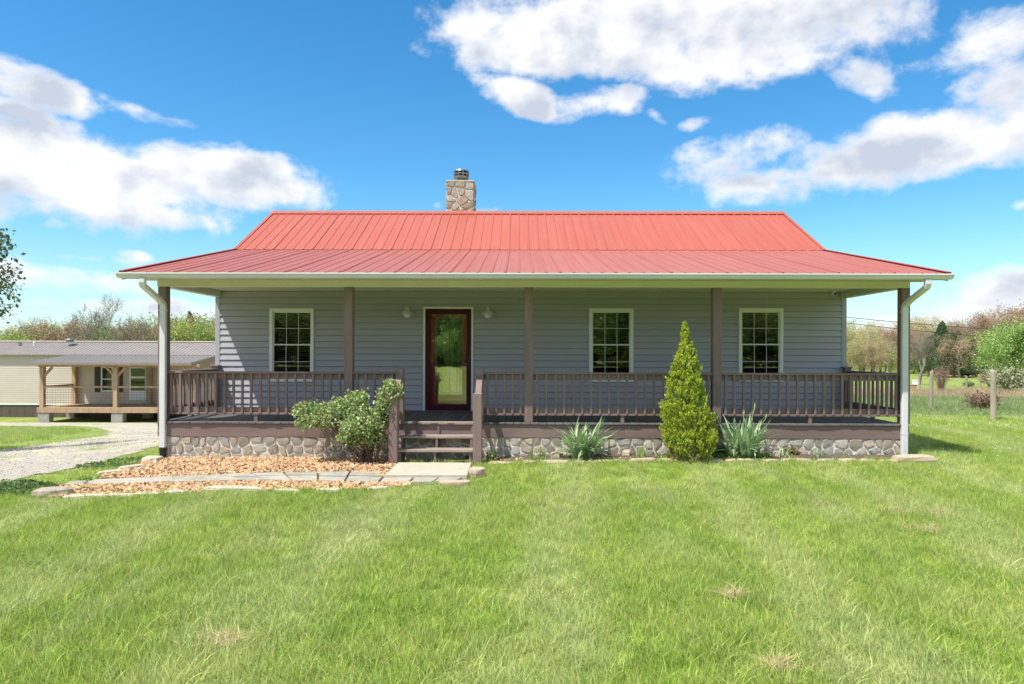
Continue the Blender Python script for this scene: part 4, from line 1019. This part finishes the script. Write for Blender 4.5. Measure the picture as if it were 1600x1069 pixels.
# ================================================================== mobile home on the left
MH = empty('mobile_home', (-22, 41.8, -2.12), label='long beige mobile home with brown metal roof and timber front porch', cat='mobile home')
mo = Vector((-22, 41.8, -2.12))
def MX(px, d): return (px - CX) / F * d - mo.x
def MZ(py, d): return EYE - (py - HY) / F * d - mo.z
m_beige = mat('beige_siding', (.60, .53, .455), (.56, .495, .42), 2, .6, 0, stretch=(.3, 1, 1))
m_brroof = mat('brown_metal_roof', (.27, .24, .222), (.235, .208, .19), 2, .45, 0)
m_skirt = mat('brown_skirting', (.12, .092, .08), (.095, .073, .064), 2, .5)
m_timber = mat('raw_timber', (.44, .31, .19), (.33, .225, .135), 4, .8, .4, 30, (1, 1, .2), rnd=.15, c3=(.26, .17, .11), c3amt=.5, c3scale=4)
m_block = mat('concrete_block', (.38, .36, .33), (.30, .285, .26), 6, .9, .5)
m_shut = mat('dark_shutter', (.045, .04, .042), (.035, .03, .03), 5, .6)
zs, ze_ = MZ(633, 41.8), MZ(556, 41.8); X0, X1_ = MX(-330, 41.8), 11.5
MB().box(X0, X1_, .0, 4.3, zs - .02, ze_).build('wall', m_beige, MH)
sd = MB(); nr = int((ze_ - zs) / .115)
for r in range(nr):
    z = zs + r * .115; sd.prism([(-.001, z), (-.02, z), (-.004, z + .112), (-.001, z + .112)], X0, X1_)
sd.build('siding', m_beige, MH)
MB().box(X0 - .001, X1_ + .001, -.026, .0, zs - .07, zs - .001).build('base_trim', m_white, MH)
MB().box(X0 + .05, X1_ - .05, .06, 4.2, -.3, zs - .06).build('skirting', m_skirt, MH)
skm = MB().box(0, .47, .02, .06, -.3, zs - .071, .006).mesh('skirting_panel', m_skirt)
x = X0 + .05
while x < X1_ - .5:
    if (x + mo.x) * 1.0 < -13: inst('skirting_panel', skm, MH, (x, 0, 0))
    x += .48
rd = MZ(536, 43.95)
def mroof(y0, z0, y1, z1, xa, xb, nm, mt, par, rib=.23, th=.05):
    o = MB(); o.prism([(y0, z0 - th), (y1, z1 - th), (y1, z1), (y0, z0)], xa, xb); k = xa
    while k < xb: o.prism([(y0, z0), (y1, z1), (y1, z1 + .022), (y0, z0 + .022)], k, k + .045); k += rib
    return o.build(nm, mt, par)
rf = mroof(-.25, ze_ - .0, 2.15, rd, X0 - .1, X1_ + .1, 'roof', m_brroof, MH)
MB().prism([(2.15, rd - .05), (4.55, ze_ - .05), (4.55, ze_), (2.15, rd)], X0 - .1, X1_ + .1).build('rear_slope', m_brroof, rf)
MB().prism([(2.0, rd - .0), (2.15, rd + .06), (2.3, rd)], X0 - .11, X1_ + .11).build('ridge_cap', mat('tan_ridge', (.42, .36, .29), (.36, .3, .25), 3, .5), rf)
for (px, py, r_, h_) in ((109, 537, .3, .26), (31, 542, .12, .2), (53, 543, .05, .3)):
    d_ = 43.2; MB().lathe([(r_ * .7, 0), (r_ * .7, h_ * .6), (r_, h_ * .62), (r_ * .9, h_ * .85), (.001, h_)], MX(px, d_), 1.4, 12).build('roof_vent', m_steel if r_ > .1 else m_white, rf, (0, 0, MZ(py, d_)))
def mwin(px0, px1, py0, py1, mt_g, nm='window'):
    a, b_ = MX(px0, 41.75), MX(px1, 41.75); c, d_ = MZ(py1, 41.75), MZ(py0, 41.75)
    f_ = MB(); t_ = .07
    f_.box(a, a + t_, -.07, 0, c, d_); f_.box(b_ - t_, b_, -.07, 0, c, d_); f_.box(a + t_, b_ - t_, -.07, 0, d_ - t_, d_); f_.box(a + t_, b_ - t_, -.07, 0, c, c + t_); zc = (c + d_) / 2; f_.box(a + t_, b_ - t_, -.065, 0, zc - .03, zc + .03)
    o = f_.build(nm, m_white, MH); MB().box(a + .05, b_ - .05, -.045, -.03, c + .05, d_ - .05).build('pane', mt_g, o); return o, (a, b_, c, d_)
m_dkglass = mat('dark_glass', (.02, .025, .022), (.015, .02, .018), 2, .08, spec=1)
o, q = mwin(158, 176.5, 575, 613.5, m_dkglass)
for (a, b_) in ((147.5, 156.5), (182.5, 191.5)): 
    xa, xb = MX(a, 41.75), MX(b_, 41.75); s = MB().box(xa, xb, -.05, -.02, MZ(614.5, 41.75), MZ(575, 41.75), .01)
    for i in range(14): s.box(xa + .05, xb - .05, -.06, -.049, MZ(613, 41.75) + i * .1, MZ(613, 41.75) + i * .1 + .05)
    s.build('shutter', m_shut, MH)
D2 = MB().box(MX(201.5, 41.75), MX(228.5, 41.75), -.06, -.02, MZ(627, 41.75), MZ(575.5, 41.75), .01).build('door', m_white, MH)
MB().box(MX(204, 41.7), MX(226, 41.7), -.075, -.061, MZ(612, 41.7), MZ(577.5, 41.7)).build('pane', m_dkglass, D2)
MB().box(MX(203.5, 41.7), MX(226.5, 41.7), -.085, -.0755, MZ(593, 41.7), MZ(590, 41.7)).build('meeting_rail', m_white, D2)
MB().tube([(MX(227.2, 41.7), -.07, MZ(606, 41.7)), (MX(227.2, 41.7), -.12, MZ(606, 41.7))], .03, 8).build('handle', m_steel, D2)
# its porch
PX0, PX1, PF = MX(58.4, 38.7), 3.95, -3.1; dk = MZ(638.8, 38.7)
MB().box(PX0, PX1, PF, -.09, dk - .04, dk).build('porch_floor', m_timber, MH)
MB().box(PX0, PX1, PF - .04, PF - .001, dk - .30, dk - .0, .008).build('porch_rim_board', m_timber, MH)
MB().box(PX0 - .0, PX0 + .04, PF, -.09, dk - .30, dk - .041).build('porch_rim_board', m_timber, MH)
pz1 = MZ(575.3, 38.8)
ppx = [MX(65, 38.75), MX(180, 38.75), PX1 - .1]
for x in ppx:
    MB().box(x - .12, x + .12, PF + .02, PF + .24, dk, pz1, .01).build('porch_post', m_timber, MH)
    MB().box(x - .2, x + .45, PF + .0, PF + .4, -.1, dk - .301, .01).build('pier_block', m_block, MH)
for x in (MX(115, 41.5), MX(232.5, 41.5)):
    MB().box(x - .12, x + .12, -.32, -.1, dk, pz1 + .2, .01).build('porch_post', m_timber, MH)
    MB().box(x - .25, x + .25, -.6, -.2, -.1, dk - .301, .01).build('pier_block', m_block, MH)
bz = pz1
MB().box(PX0 + .0, PX1 + .3, PF + .03, PF + .22, bz, bz + .16, .01).build('porch_beam', m_timber, MH)
mroof(PF - .5, MZ(568, 38.1), -.02, MZ(556.5, 41.6), MX(41.5, 38.1), MX(297, 38.1), 'porch_roof', m_brroof, MH, .3, .12)
MB().box(MX(41.5, 38.1) + .01, MX(297, 38.1) - .01, PF - .49, PF - .46, MZ(572, 38.1) - .02, MZ(568, 38.1) - .13).build('porch_roof_fascia', m_timber, MH)
for i, x in enumerate(ppx):
    for s_ in ((1,) if i == 0 else (-1, 1) if i == 1 else (-1,)): MB().beam((x + s_ * .1, PF + .13, bz - .5), (x + s_ * .55, PF + .13, bz - .02), .12, .1, (0, 1, 0)).build('brace', m_timber, MH)
rz0 = MZ(606.5, 38.8)
for a, b_ in ((ppx[0] + .12, ppx[1] - .12), (ppx[1] + .12, ppx[2] - .12)):
    MB().box(a, b_, PF + .06, PF + .2, rz0 - .05, rz0 + .05, .008).build('rail', m_timber, MH)
    wv = MB(); x = a
    while x < b_: wv.box(x, x + .006, PF + .12, PF + .126, dk, rz0 - .05); x += .15
    z = dk + .1
    while z < rz0 - .06: wv.box(a, b_, PF + .127, PF + .133, z, z + .006); z += .15
    wv.build('wire_mesh', m_black, MH)
MB().beam((ppx[0], PF + .24, rz0), (ppx[0], -.33, rz0), .12, .1).build('rail', m_timber, MH)
MB().beam((PX1 - .1, PF + .24, rz0), (PX1 - .1, -.1, rz0), .12, .1).build('rail', m_timber, MH)

# ================================================================== trees
def branch_tree(seed, H, bare=False, spread=.55, levels=4, trunk=.32, upness=.5, n0=5):
    r = random.Random(seed); segs = []; tips = []
    def grow(p, d, L, rad_, lv):
        steps = 4; q = p.copy(); dd_ = d.copy(); pts = [q.copy()]; rs = [rad_]
        for i in range(steps):
            dd_ = (dd_ + Vector((r.gauss(0, .13), r.gauss(0, .13), r.gauss(0, .08) + .06 * upness))).normalized()
            q = q + dd_ * L / steps; pts.append(q.copy()); rs.append(max(rad_ * (1 - .62 * (i + 1) / steps), (.006 if trunk < .5 else .010)))
            if lv > 0 and i >= (1 if lv < levels else 1):
                for _ in range(2 if lv > 1 else 3):
                    a = r.uniform(0, 6.28); side = dd_.cross(Vector((math.cos(a), math.sin(a), .3))).normalized()
                    nd = (dd_ * (1 - spread * .6) + side * spread * r.uniform(.7, 1.3) + Vector((0, 0, .15 * upness))).normalized()
                    grow(q, nd, L * r.uniform(.45, .68), rs[-1] * .62, lv - 1)
        segs.append((pts, rs, lv)); 
        if lv <= 1: tips.extend(pts[2:])
    grow(Vector((0, 0, -.3)), Vector((0, 0, 1)), H * .62, H * .028 * trunk / .32, levels)
    mb = MB()
    for pts, rs, lv in segs: mb.tube(pts, rs, 6 if lv >= levels - 1 else (4 if lv > 1 else 3), False)
    top = max(p.z for p in tips); k = H / top
    V = np.array(mb.v) * k; fs = mb.f
    return [tuple(v) for v in V], fs, np.array([tuple(t) for t in tips]) * k
m_bark = mat('tree_bark', (.20, .165, .135), (.13, .11, .09), 3, .9, .5, 12); m_bark2 = mat('pale_bark', (.36, .32, .28), (.26, .23, .20), 3, .9, .4, 12)
def tleaf(name, a, b, c=None): return mat(name, a, b, .35, .65, space='World', isl=.34, trans=.32, c3=c, c3amt=.6 if c else 0, c3scale=.5, rnd=.15)
KM = {'olive': tleaf('bud_olive', (.42, .40, .17), (.52, .44, .24), (.46, .32, .21)), 'rust': tleaf('bud_rust', (.46, .31, .215), (.42, .30, .21), (.42, .38, .21)),
      'green': tleaf('leaf_green', (.27, .38, .09), (.38, .44, .13), (.19, .30, .07)), 'lime': tleaf('leaf_lime', (.27, .42, .11), (.35, .48, .15), (.19, .31, .075)),
      'dark': tleaf('leaf_dark', (.08, .15, .055), (.115, .19, .07)), 'bare': tleaf('bud_few', (.30, .22, .15), (.34, .28, .16))}
PROTO = {}
def proto(kind, var):
    key = (kind, var)
    if key in PROTO: return PROTO[key]
    H = 10.0; sd_ = hash_(kind) * 10 + var
    V, fs, tips = branch_tree(sd_, H, spread={'bare': .5, 'dark': .75}.get(kind, .6), levels=4 if kind == 'bare' else 3, trunk=.5 if kind == 'bare' else .32, upness=.8 if kind == 'bare' else .35)
    tm = bpy.data.meshes.new('trunk'); tm.from_pydata(V, [], fs); tm.materials.append(mat('grey_bark', (.27, .235, .20), (.20, .175, .15), 3, .9) if kind == 'bare' else m_bark2 if kind == 'olive' else m_bark)
    nl, sg, sz = {'olive': (6500, .36, .13), 'rust': (7500, .36, .13), 'green': (9000, .42, .17), 'lime': (20000, .55, .17), 'dark': (12000, .40, .19), 'bare': (900, .2, .09)}[kind]
    rs = np.random.default_rng(sd_)
    if kind in ('dark',):
        n_ = nl; t_ = rs.random(n_); a_ = rs.uniform(0, 6.28, n_); env = np.interp(t_, [0, .12, .35, .7, 1], [.22, .38, .36, .22, .05]) * H * .95
        P = np.stack([env * np.sqrt(rs.random(n_)) ** .6 * np.cos(a_), env * np.sqrt(rs.random(n_)) ** .6 * np.sin(a_), H * (.10 + .9 * t_)], 1); P *= 1 + .10 * np.sin(P[:, [1, 2, 0]] * 2.1)
    else:
        w = rs.random(len(tips)) ** 1.5; w /= w.sum(); c_ = tips[rs.choice(len(tips), nl, p=w)]; P = c_ + rs.normal(0, sg, (nl, 3)) * (1, 1, .8)
        P = P[P[:, 2] > H * .10]
        lowq = rs.random(len(P)) < .22; P[lowq, 2] = P[lowq, 2] * rs.uniform(.3, .75, lowq.sum()); P[lowq, :2] *= .85
    cm = leafquads(P, sz, 0, 1.3, KM[kind], 'crown')
    PROTO[key] = (tm, cm); return PROTO[key]
def hash_(s): return sum(ord(c) * (i + 3) for i, c in enumerate(s)) % 97
KN = {'olive': 'budding_tree', 'rust': 'budding_tree', 'green': 'leafy_tree', 'lime': 'leafy_tree', 'dark': 'evergreen_tree', 'bare': 'bare_tree'}
def where(px):
    for lim, t_ in ((-1, 'outside the left edge'), (41, 'above the left end of the mobile home'), (110, 'above the left part of its porch roof'), (200, 'around the tallest bare tree'), (262, 'just left of the left porch post'), (341, 'between left porch post and house wall'),
        (1312, 'hidden by the house'), (1400, 'between house wall and right porch post'), (1445, 'just right of the right downspout'), (1500, 'right above the farther fence post'), (1545, 'between the two fence posts'), (1601, 'above the nearer fence post')):
        if px < lim: return t_
    return 'outside the right edge'
def tree(kind, px, d, top, label, grp=None, wide=1.0, x=None, H=None, var=None):
    x = (px - CX) / F * d if x is None else x; z = float(gz(x, d)); H = H or (EYE + (HY - top) / F * d - z)
    tm, cm = proto(kind, R.randrange(3) if var is None else var); s_ = H / 10
    r = empty(KN[kind], (x, d, z), R.uniform(0, 6.28), label=label, cat='tree', group=grp); r.scale = (s_ * wide, s_ * wide, s_)
    inst('trunk', tm, r); inst('crown', cm, r); return r
LW = 'woodland behind the mobile home'
desc = {'olive': 'yellow-tan budding tree', 'rust': 'reddish-brown budding tree', 'green': 'fresh green tree', 'dark': 'dark evergreen'}
def wl_(kind, px, d, row): return '%s in %s woodland row, %s' % (desc[kind], 'back' if d > row else 'front', where(px))
for (px, d, top, kind) in ((-40, 66, 508, 'green'), (-12, 64, 515, 'green'), (14, 66, 512, 'green'), (38, 62, 508, 'green'), (60, 68, 503, 'olive'), (82, 62, 500, 'rust'), (102, 66, 503, 'rust'), (124, 64, 505, 'olive'), (146, 68, 503, 'rust'),
    (172, 63, 507, 'green'), (192, 66, 506, 'green'), (212, 62, 502, 'rust'), (232, 67, 499, 'rust'), (252, 63, 501, 'green'), (270, 68, 494, 'green'), (286, 64, 499, 'olive'), (303, 69, 497, 'rust'), (320, 63, 500, 'green'), (338, 68, 492, 'green'), (358, 64, 498, 'olive'),
    (0, 84, 508, 'olive'), (50, 82, 508, 'rust'), (95, 86, 506, 'green'), (135, 84, 507, 'rust'), (180, 82, 505, 'olive'), (222, 86, 500, 'rust'), (262, 84, 497, 'rust'), (300, 82, 495, 'olive'), (340, 85, 494, 'rust'),
    (400, 75, 492, 'green'), (450, 78, 490, 'rust'), (520, 76, 490, 'olive'), (600, 78, 490, 'green'), (700, 76, 490, 'rust'), (-90, 64, 505, 'rust'), (-140, 62, 500, 'green')):
    tree(kind, px, d, top + R.uniform(-3, 3), wl_(kind, px, d, 75 if px < 350 else 999), LW, 1.15)
tree('bare', 158, 56, 457, 'tall nearly bare tree rising over the mobile home roof', wide=1.0)
tree('bare', 178, 58, 480, 'leaning thin bare tree just right of the tallest bare one', wide=1.1)
tree('bare', 236, 60, 486, 'bare tree behind the mobile home, nearest the left porch post')
tree('bare', 58, 64, 492, 'small bare-topped tree behind the left end of the mobile home', wide=.8)
tree('dark', 300, 74, 497, 'small round dark evergreen poking over the woodland at left', wide=.7)
RWd = 'woodland beyond the right field'
for (px, d, top, kind) in ((1290, 128, 496, 'olive'), (1312, 120, 500, 'olive'), (1332, 132, 495, 'olive'), (1350, 122, 505, 'olive'), (1366, 134, 502, 'olive'), (1384, 124, 506, 'rust'), (1402, 132, 496, 'olive'), (1420, 122, 504, 'rust'),
    (1440, 134, 498, 'rust'), (1458, 128, 491, 'olive'), (1476, 136, 489, 'olive'), (1492, 126, 494, 'rust'), (1508, 136, 497, 'olive'), (1524, 128, 486, 'rust'), (1540, 134, 484, 'rust'), (1556, 126, 488, 'rust'), (1572, 136, 479, 'rust'), (1590, 128, 474, 'rust'), (1606, 136, 468, 'rust'), (1624, 128, 470, 'rust'), (1650, 130, 462, 'rust'), (1680, 128, 470, 'olive'), (1720, 128, 470, 'rust'),
    (1330, 150, 510, 'olive'), (1375, 150, 512, 'rust'), (1425, 150, 508, 'olive'), (1470, 152, 502, 'rust'), (1515, 150, 500, 'olive'), (1560, 152, 490, 'rust'), (1600, 150, 482, 'rust'), (1640, 152, 480, 'rust'),
    (1515, 112, 512, 'green'), (1545, 114, 520, 'rust'), (1562, 112, 512, 'rust'), (1584, 114, 510, 'rust'), (1345, 112, 525, 'olive'), (1385, 114, 528, 'olive'), (1325, 113, 530, 'olive'), (1365, 110, 535, 'rust')):
    tree(kind, px, d, top + R.uniform(-3, 3), wl_(kind, px, d, 125), RWd, 1.1)
for i in range(26):
    kx = 1290 + i * 17 + R.uniform(-4, 4); kk_ = R.choice(['olive', 'rust', 'green'])
    tree(kk_, kx, R.uniform(116, 126), R.uniform(540, 556), 'low %s under the right woodland, %s' % (desc[kk_].replace(' tree', ' growth'), where(kx)), 'undergrowth trees below the right woodland', 1.9)
tree('dark', 1470, 104, 506, 'dark green evergreen right of the right downspout, tallest of three', wide=.9)
tree('dark', 1490, 100, 522, 'broad dark green evergreen beyond the nearer fence posts', wide=1.2)
tree('dark', 1452, 108, 528, 'dark evergreen in shade behind the pale bare tree', wide=1.1)
tree('rust', 1500, 98, 518, 'orange-brown spreading tree over the small red vehicle', wide=1.25)
tree('dark', 1520, 103, 532, 'low dark green tree beside the small red vehicle', wide=1.2)
tree('bare', 1436, 62, 513, 'pale bare tree standing just right of the right downspout')
tree('olive', 1556, 80, 556, 'small yellow-green tree left of the white farmhouse', wide=1.0)
tree('lime', 1596, 52, 500, 'bright green leafy tree at the right edge, before the white farmhouse', wide=1.15, var=0)
# dense trees far behind the camera: the house's windows and door mirror them
for i in range(44):
    row = i % 2; x = -66 + (i // 2) * 6.2 + row * 3 + R.uniform(-1, 1); kind = R.choice(['green', 'lime', 'green']) if row == 0 else 'dark'
    y = -76 - row * 9 + R.uniform(-2, 2)
    tm, cm = proto(kind, R.randrange(3)); r = empty(KN[kind], (x, y, 0), R.uniform(0, 6), label='leafy tree across the lawn, mirrored in the windows', cat='tree', group='trees across the lawn'); r.scale = (1.5, 1.5, 1.15 + .25 * row)
    inst('trunk', tm, r); inst('crown', cm, r)
for i in range(34):
    tm, cm = proto('dark', R.randrange(3)); r = empty('undergrowth_bush', (-70 + i * 4.2 + R.uniform(-1, 1), -79 + R.uniform(-2, 2), -.3), R.uniform(0, 6), label='dark bush filling under the trees across the lawn', cat='bush', group='bushes across the lawn'); r.scale = (.85, .85, .42)
    inst('foliage', cm, r)
# near tree at the left edge, its twigs reach into view
V, fs, tips = branch_tree(31, 6.2, spread=.62, levels=4, upness=.3)
nt_ = empty('young_tree', (-13.0, 14.2, float(gz(-13.0, 14.2))), label='leafy young tree whose twigs reach in at the left edge', cat='tree')
MB().add(V, fs).build('trunk', m_bark, nt_)
rs = np.random.default_rng(5); P = tips[rs.choice(len(tips), 11000)] + rs.normal(0, .11, (11000, 3))
inst('crown', leafquads(P, .066, 0, 1.5, tleaf('young_leaf', (.10, .16, .05), (.16, .20, .08), (.22, .13, .09)), 'crown'), nt_)

# ================================================================== fence, cables, far buildings at right
m_fpost = mat('weathered_post', (.40, .345, .28), (.29, .25, .20), 5, .9, .5, 25, (1, 1, .2), rnd=.1)
fence = empty('wire_fence', (14.3, 23.3, 0), label='wire fence on weathered round wooden posts beside the right lawn', cat='fence')
fp = [(11.62, 10.7), (12.5, 14.9), (13.4, 19.0), (14.3, 23.3), (15.2, 27.6), (16.1, 31.9)]
for i, (x, y) in enumerate(fp):
    h_ = {2: 1.42, 3: 1.40}.get(i, 1.35); r_ = .075 if i == 2 else .066; z = float(gz(x, y))
    MB().tube([(0, 0, -.2), (.0, 0, .5), (.02, 0, h_ - .06), (.03, 0, h_)], [r_, r_ * .97, r_ * .92, r_ * .5], 10).build('post', m_fpost, fence, (x - 14.3, y - 23.3, z), (R.uniform(-.02, .02), R.uniform(-.03, .03), R.uniform(0, 6)))
wv = MB(); m_wire = mat('fence_wire', (.30, .27, .24), (.22, .2, .18), 5, .6, metal=.5)
for (a, b_) in zip(fp[:-1], fp[1:]):
    za, zb = float(gz(*a)), float(gz(*b_)); A = Vector((a[0] - 14.3, a[1] - 23.3, za)); B_ = Vector((b_[0] - 14.3, b_[1] - 23.3, zb))
    for h_ in (.12, .3, .48, .68, .9, 1.12): wv.tube([A + Vector((0, 0, h_)), B_ + Vector((0, 0, h_))], .002, 3, False)
    for k in range(1, 24): q = A.lerp(B_, k / 24); wv.tube([q + Vector((0, 0, .1)), q + Vector((0, 0, 1.12))], .0016, 3, False)
wv.build('wire', m_wire, fence)
f2 = empty('field_fence', (30, 45, -.5), label='far field fence of thin wooden posts crossing the right field', cat='fence')
for i in range(22):
    x = 17 + i * 1.55 + R.uniform(-.3, .3); y = 44 + R.uniform(-.4, .6) + .06 * i; z = float(gz(x, y)); h_ = R.uniform(.9, 1.2)
    MB().tube([(0, 0, -.1), (0, 0, h_)], R.uniform(.04, .07), 7).build('post', m_fpost, f2, (x - 30, y - 45, z + .5))
wv = MB()
for h_ in (.3, .6, .95): wv.tube([(-14, -1, h_ + .1), (20, .5, h_ - .1)], .004, 3, False)
wv.build('wire', m_wire, f2)
# brushy shrub by the fence, other shrubs
def twig_bush(px, py, w, h_, label, mt, n_=70, leafn=0, lm=None, d=None, cat='bush'):
    x, y = pix(px, py); r = empty('scrub_bush', (x, y, float(gz(x, y))), label=label, cat=cat); b = MB(); L = []
    for i in range(n_):
        a = R.uniform(0, 6.28); e_ = Vector((math.cos(a) * w / 2 * R.uniform(.2, 1), math.sin(a) * w / 2 * R.uniform(.2, 1), h_ * R.uniform(.5, 1)))
        m_ = e_ * .5 + Vector((0, 0, h_ * .15)); b.tube([(0, 0, 0), m_, e_], [.012, .008, .003], 3, False)
        for k in range(4): s0 = m_.lerp(e_, R.random()); s1 = s0 + Vector((R.uniform(-.3, .3) * w * .4, R.uniform(-.3, .3) * w * .4, R.uniform(0, .25) * h_)); b.tube([s0, s1], [.005, .002], 3, False); L += [s1, s0]
    b.build('stem', mt, r)
    if leafn: 
        A = np.array([tuple(L[R.randrange(len(L))]) for _ in range(leafn)]) + NP.normal(0, .08 * w, (leafn, 3)); A[:, 2] = np.abs(A[:, 2]); inst('leaves', leafquads(A, .06 * w ** .5, 0, 1.3, lm), r)
m_drytwig = mat('reddish_twigs', (.30, .185, .15), (.22, .14, .11), 3, .9)
twig_bush(1536, 641, 1.35, .62, 'low reddish-brown brush bush just left of the nearer fence post', m_drytwig, 150, 500, mat('dry_leaf', (.30, .19, .14), (.24, .16, .11), 3, .8, isl=.3))
twig_bush(1577, 612, 3.2, 1.3, 'pale flowering shrub before the white farmhouse', m_twig, 60, 1400, mat('pale_flowers', (.45, .45, .30), (.14, .2, .07), 2, .8, isl=.3))
twig_bush(1513, 604, 1.0, .4, 'small dark bush alone on the far mown field', m_twig, 30, 500, KM['dark'])
twig_bush(1550, 607, 2.2, 1.2, 'tan brush beside the pale flowering shrub', m_drytwig, 120, 300, MATS['dry_leaf'])
twig_bush(1470, 612, 1.8, 1.6, 'thin tan sapling brush right of the farther fence post', m_drytwig, 80, 100, MATS['dry_leaf'])
# white farmhouse
d_ = 76; xh = (1571 - CX) / F * d_; zh = float(gz(xh + 4, d_))
FH = empty('farmhouse', (xh + 1, d_, zh), rad(-36), label='white farmhouse half hidden by the bright green tree', cat='house')
MB().box(0, 11, 0, 7, -.5, 2.2).build('wall', m_white, FH)
MB().prism([(-.4, 2.22), (3.5, 3.3), (7.4, 2.22), (7.4, 2.14), (3.5, 3.2), (-.4, 2.14)], -.4, 11.4).build('roof', m_brroof, FH)
for xx in (1.2, 3.6, 6.2, 8.8):
    w_ = MB().box(xx, xx + .9, -.03, .0, .8, 1.8).build('window', m_white, FH); MB().box(xx + .08, xx + .82, -.045, -.031, .88, 1.72).build('pane', m_dkglass, w_)
# vehicles under the far trees
def car(px, d, rz, col, label, grp=None):
    x = (px - CX) / F * d; r = empty('parked_car', (x, d, float(gz(x, d))), rz, label=label, cat='car', group=grp)
    side = [(-2.15, .45), (-2.2, .75), (-1.7, .95), (-1.0, 1.0), (-.5, 1.42), (.9, 1.45), (1.5, 1.05), (2.1, .98), (2.2, .6), (2.1, .4)]
    MB().prism([(a, b_) for a, b_ in side], -.85, .85, 0).build('body', mat('car_paint_' + label.split()[0] + label.split()[1], col, col, 2, .25), r)
    MB().prism([(-.92, 1.03), (-.5, 1.37), (.85, 1.39), (1.38, 1.06)], -.855, .855, 0).build('side_window', m_dkglass, r)
    for sx in (-.86, .66):
        for yy in (-1.35, 1.35):
            MB().tube([(sx, yy, .33), (sx + .2, yy, .33)], .33, 14).build('wheel', m_black, r)
car(1508, 106, rad(8), (.62, .06, .02), 'small bright red vehicle parked under the far dark trees')
car(1492, 112, rad(15), (.75, .75, .75), 'silver-white car left of the small red vehicle')
car(1530, 112, rad(80), (.8, .8, .8), 'long white car right of the small red vehicle')
x, y = pix(1431, 607); ub = empty('utility_box', (x, y, float(gz(x, y))), label='white utility box near the pale bare tree', cat='utility box')
MB().box(-.16, .16, -.16, .16, 0, .62, .02).build('cabinet', m_white, ub); MB().box(-.18, .18, -.18, .18, .621, .66, .015).build('lid', m_white, ub)
x, y = pix(1422, 609); ub = empty('wooden_crate', (x, y, float(gz(x, y))), label='low tan wooden box left of the white utility box', cat='crate')
MB().box(-.35, .35, -.25, .25, 0, .38, .01).build('side', m_timber, ub); MB().box(-.37, .37, -.27, .27, .381, .41, .01).build('lid', m_timber, ub)
# overhead cables on two poles (both outside the view)
pA = ((1180 - CX) / F * 60, 60); pB = (52, 50.)
zA = EYE + (HY - 478) / F * 60; zB = EYE + (HY - 521) / F * 50
for (p, z_, lb) in ((pA, zA, 'wooden utility pole behind the house'), (pB, zB, 'wooden utility pole right of the farmhouse tree')):
    r = empty('utility_pole', (p[0], p[1], float(gz(*p))), label=lb, cat='utility pole')
    h_ = z_ - float(gz(*p)); MB().tube([(0, 0, -.5), (0, 0, h_ + .3)], [.16, .11], 10).build('shaft', m_bark, r)
    MB().box(-.08, .08, -.9, .9, h_ - .1, h_ + .02, .01).build('crossarm', m_bark, r)
for (dy, dz_, lb) in ((-.7, 0, 'upper black overhead cable crossing before the right woodland'), (.7, -.75, 'lower black overhead cable crossing before the right woodland')):
    P = []
    for k in range(25):
        t_ = k / 24; P.append((pA[0] + (pB[0] - pA[0]) * t_, pA[1] + (pB[1] - pA[1]) * t_ + dy, zA + (zB - zA) * t_ + dz_ * (.3 + .7 * t_) - .7 * 4 * t_ * (1 - t_)))
    tag(MB().tube(P, .022, 4).build('overhead_cable', m_black), lb, 'cable', 'overhead cables')
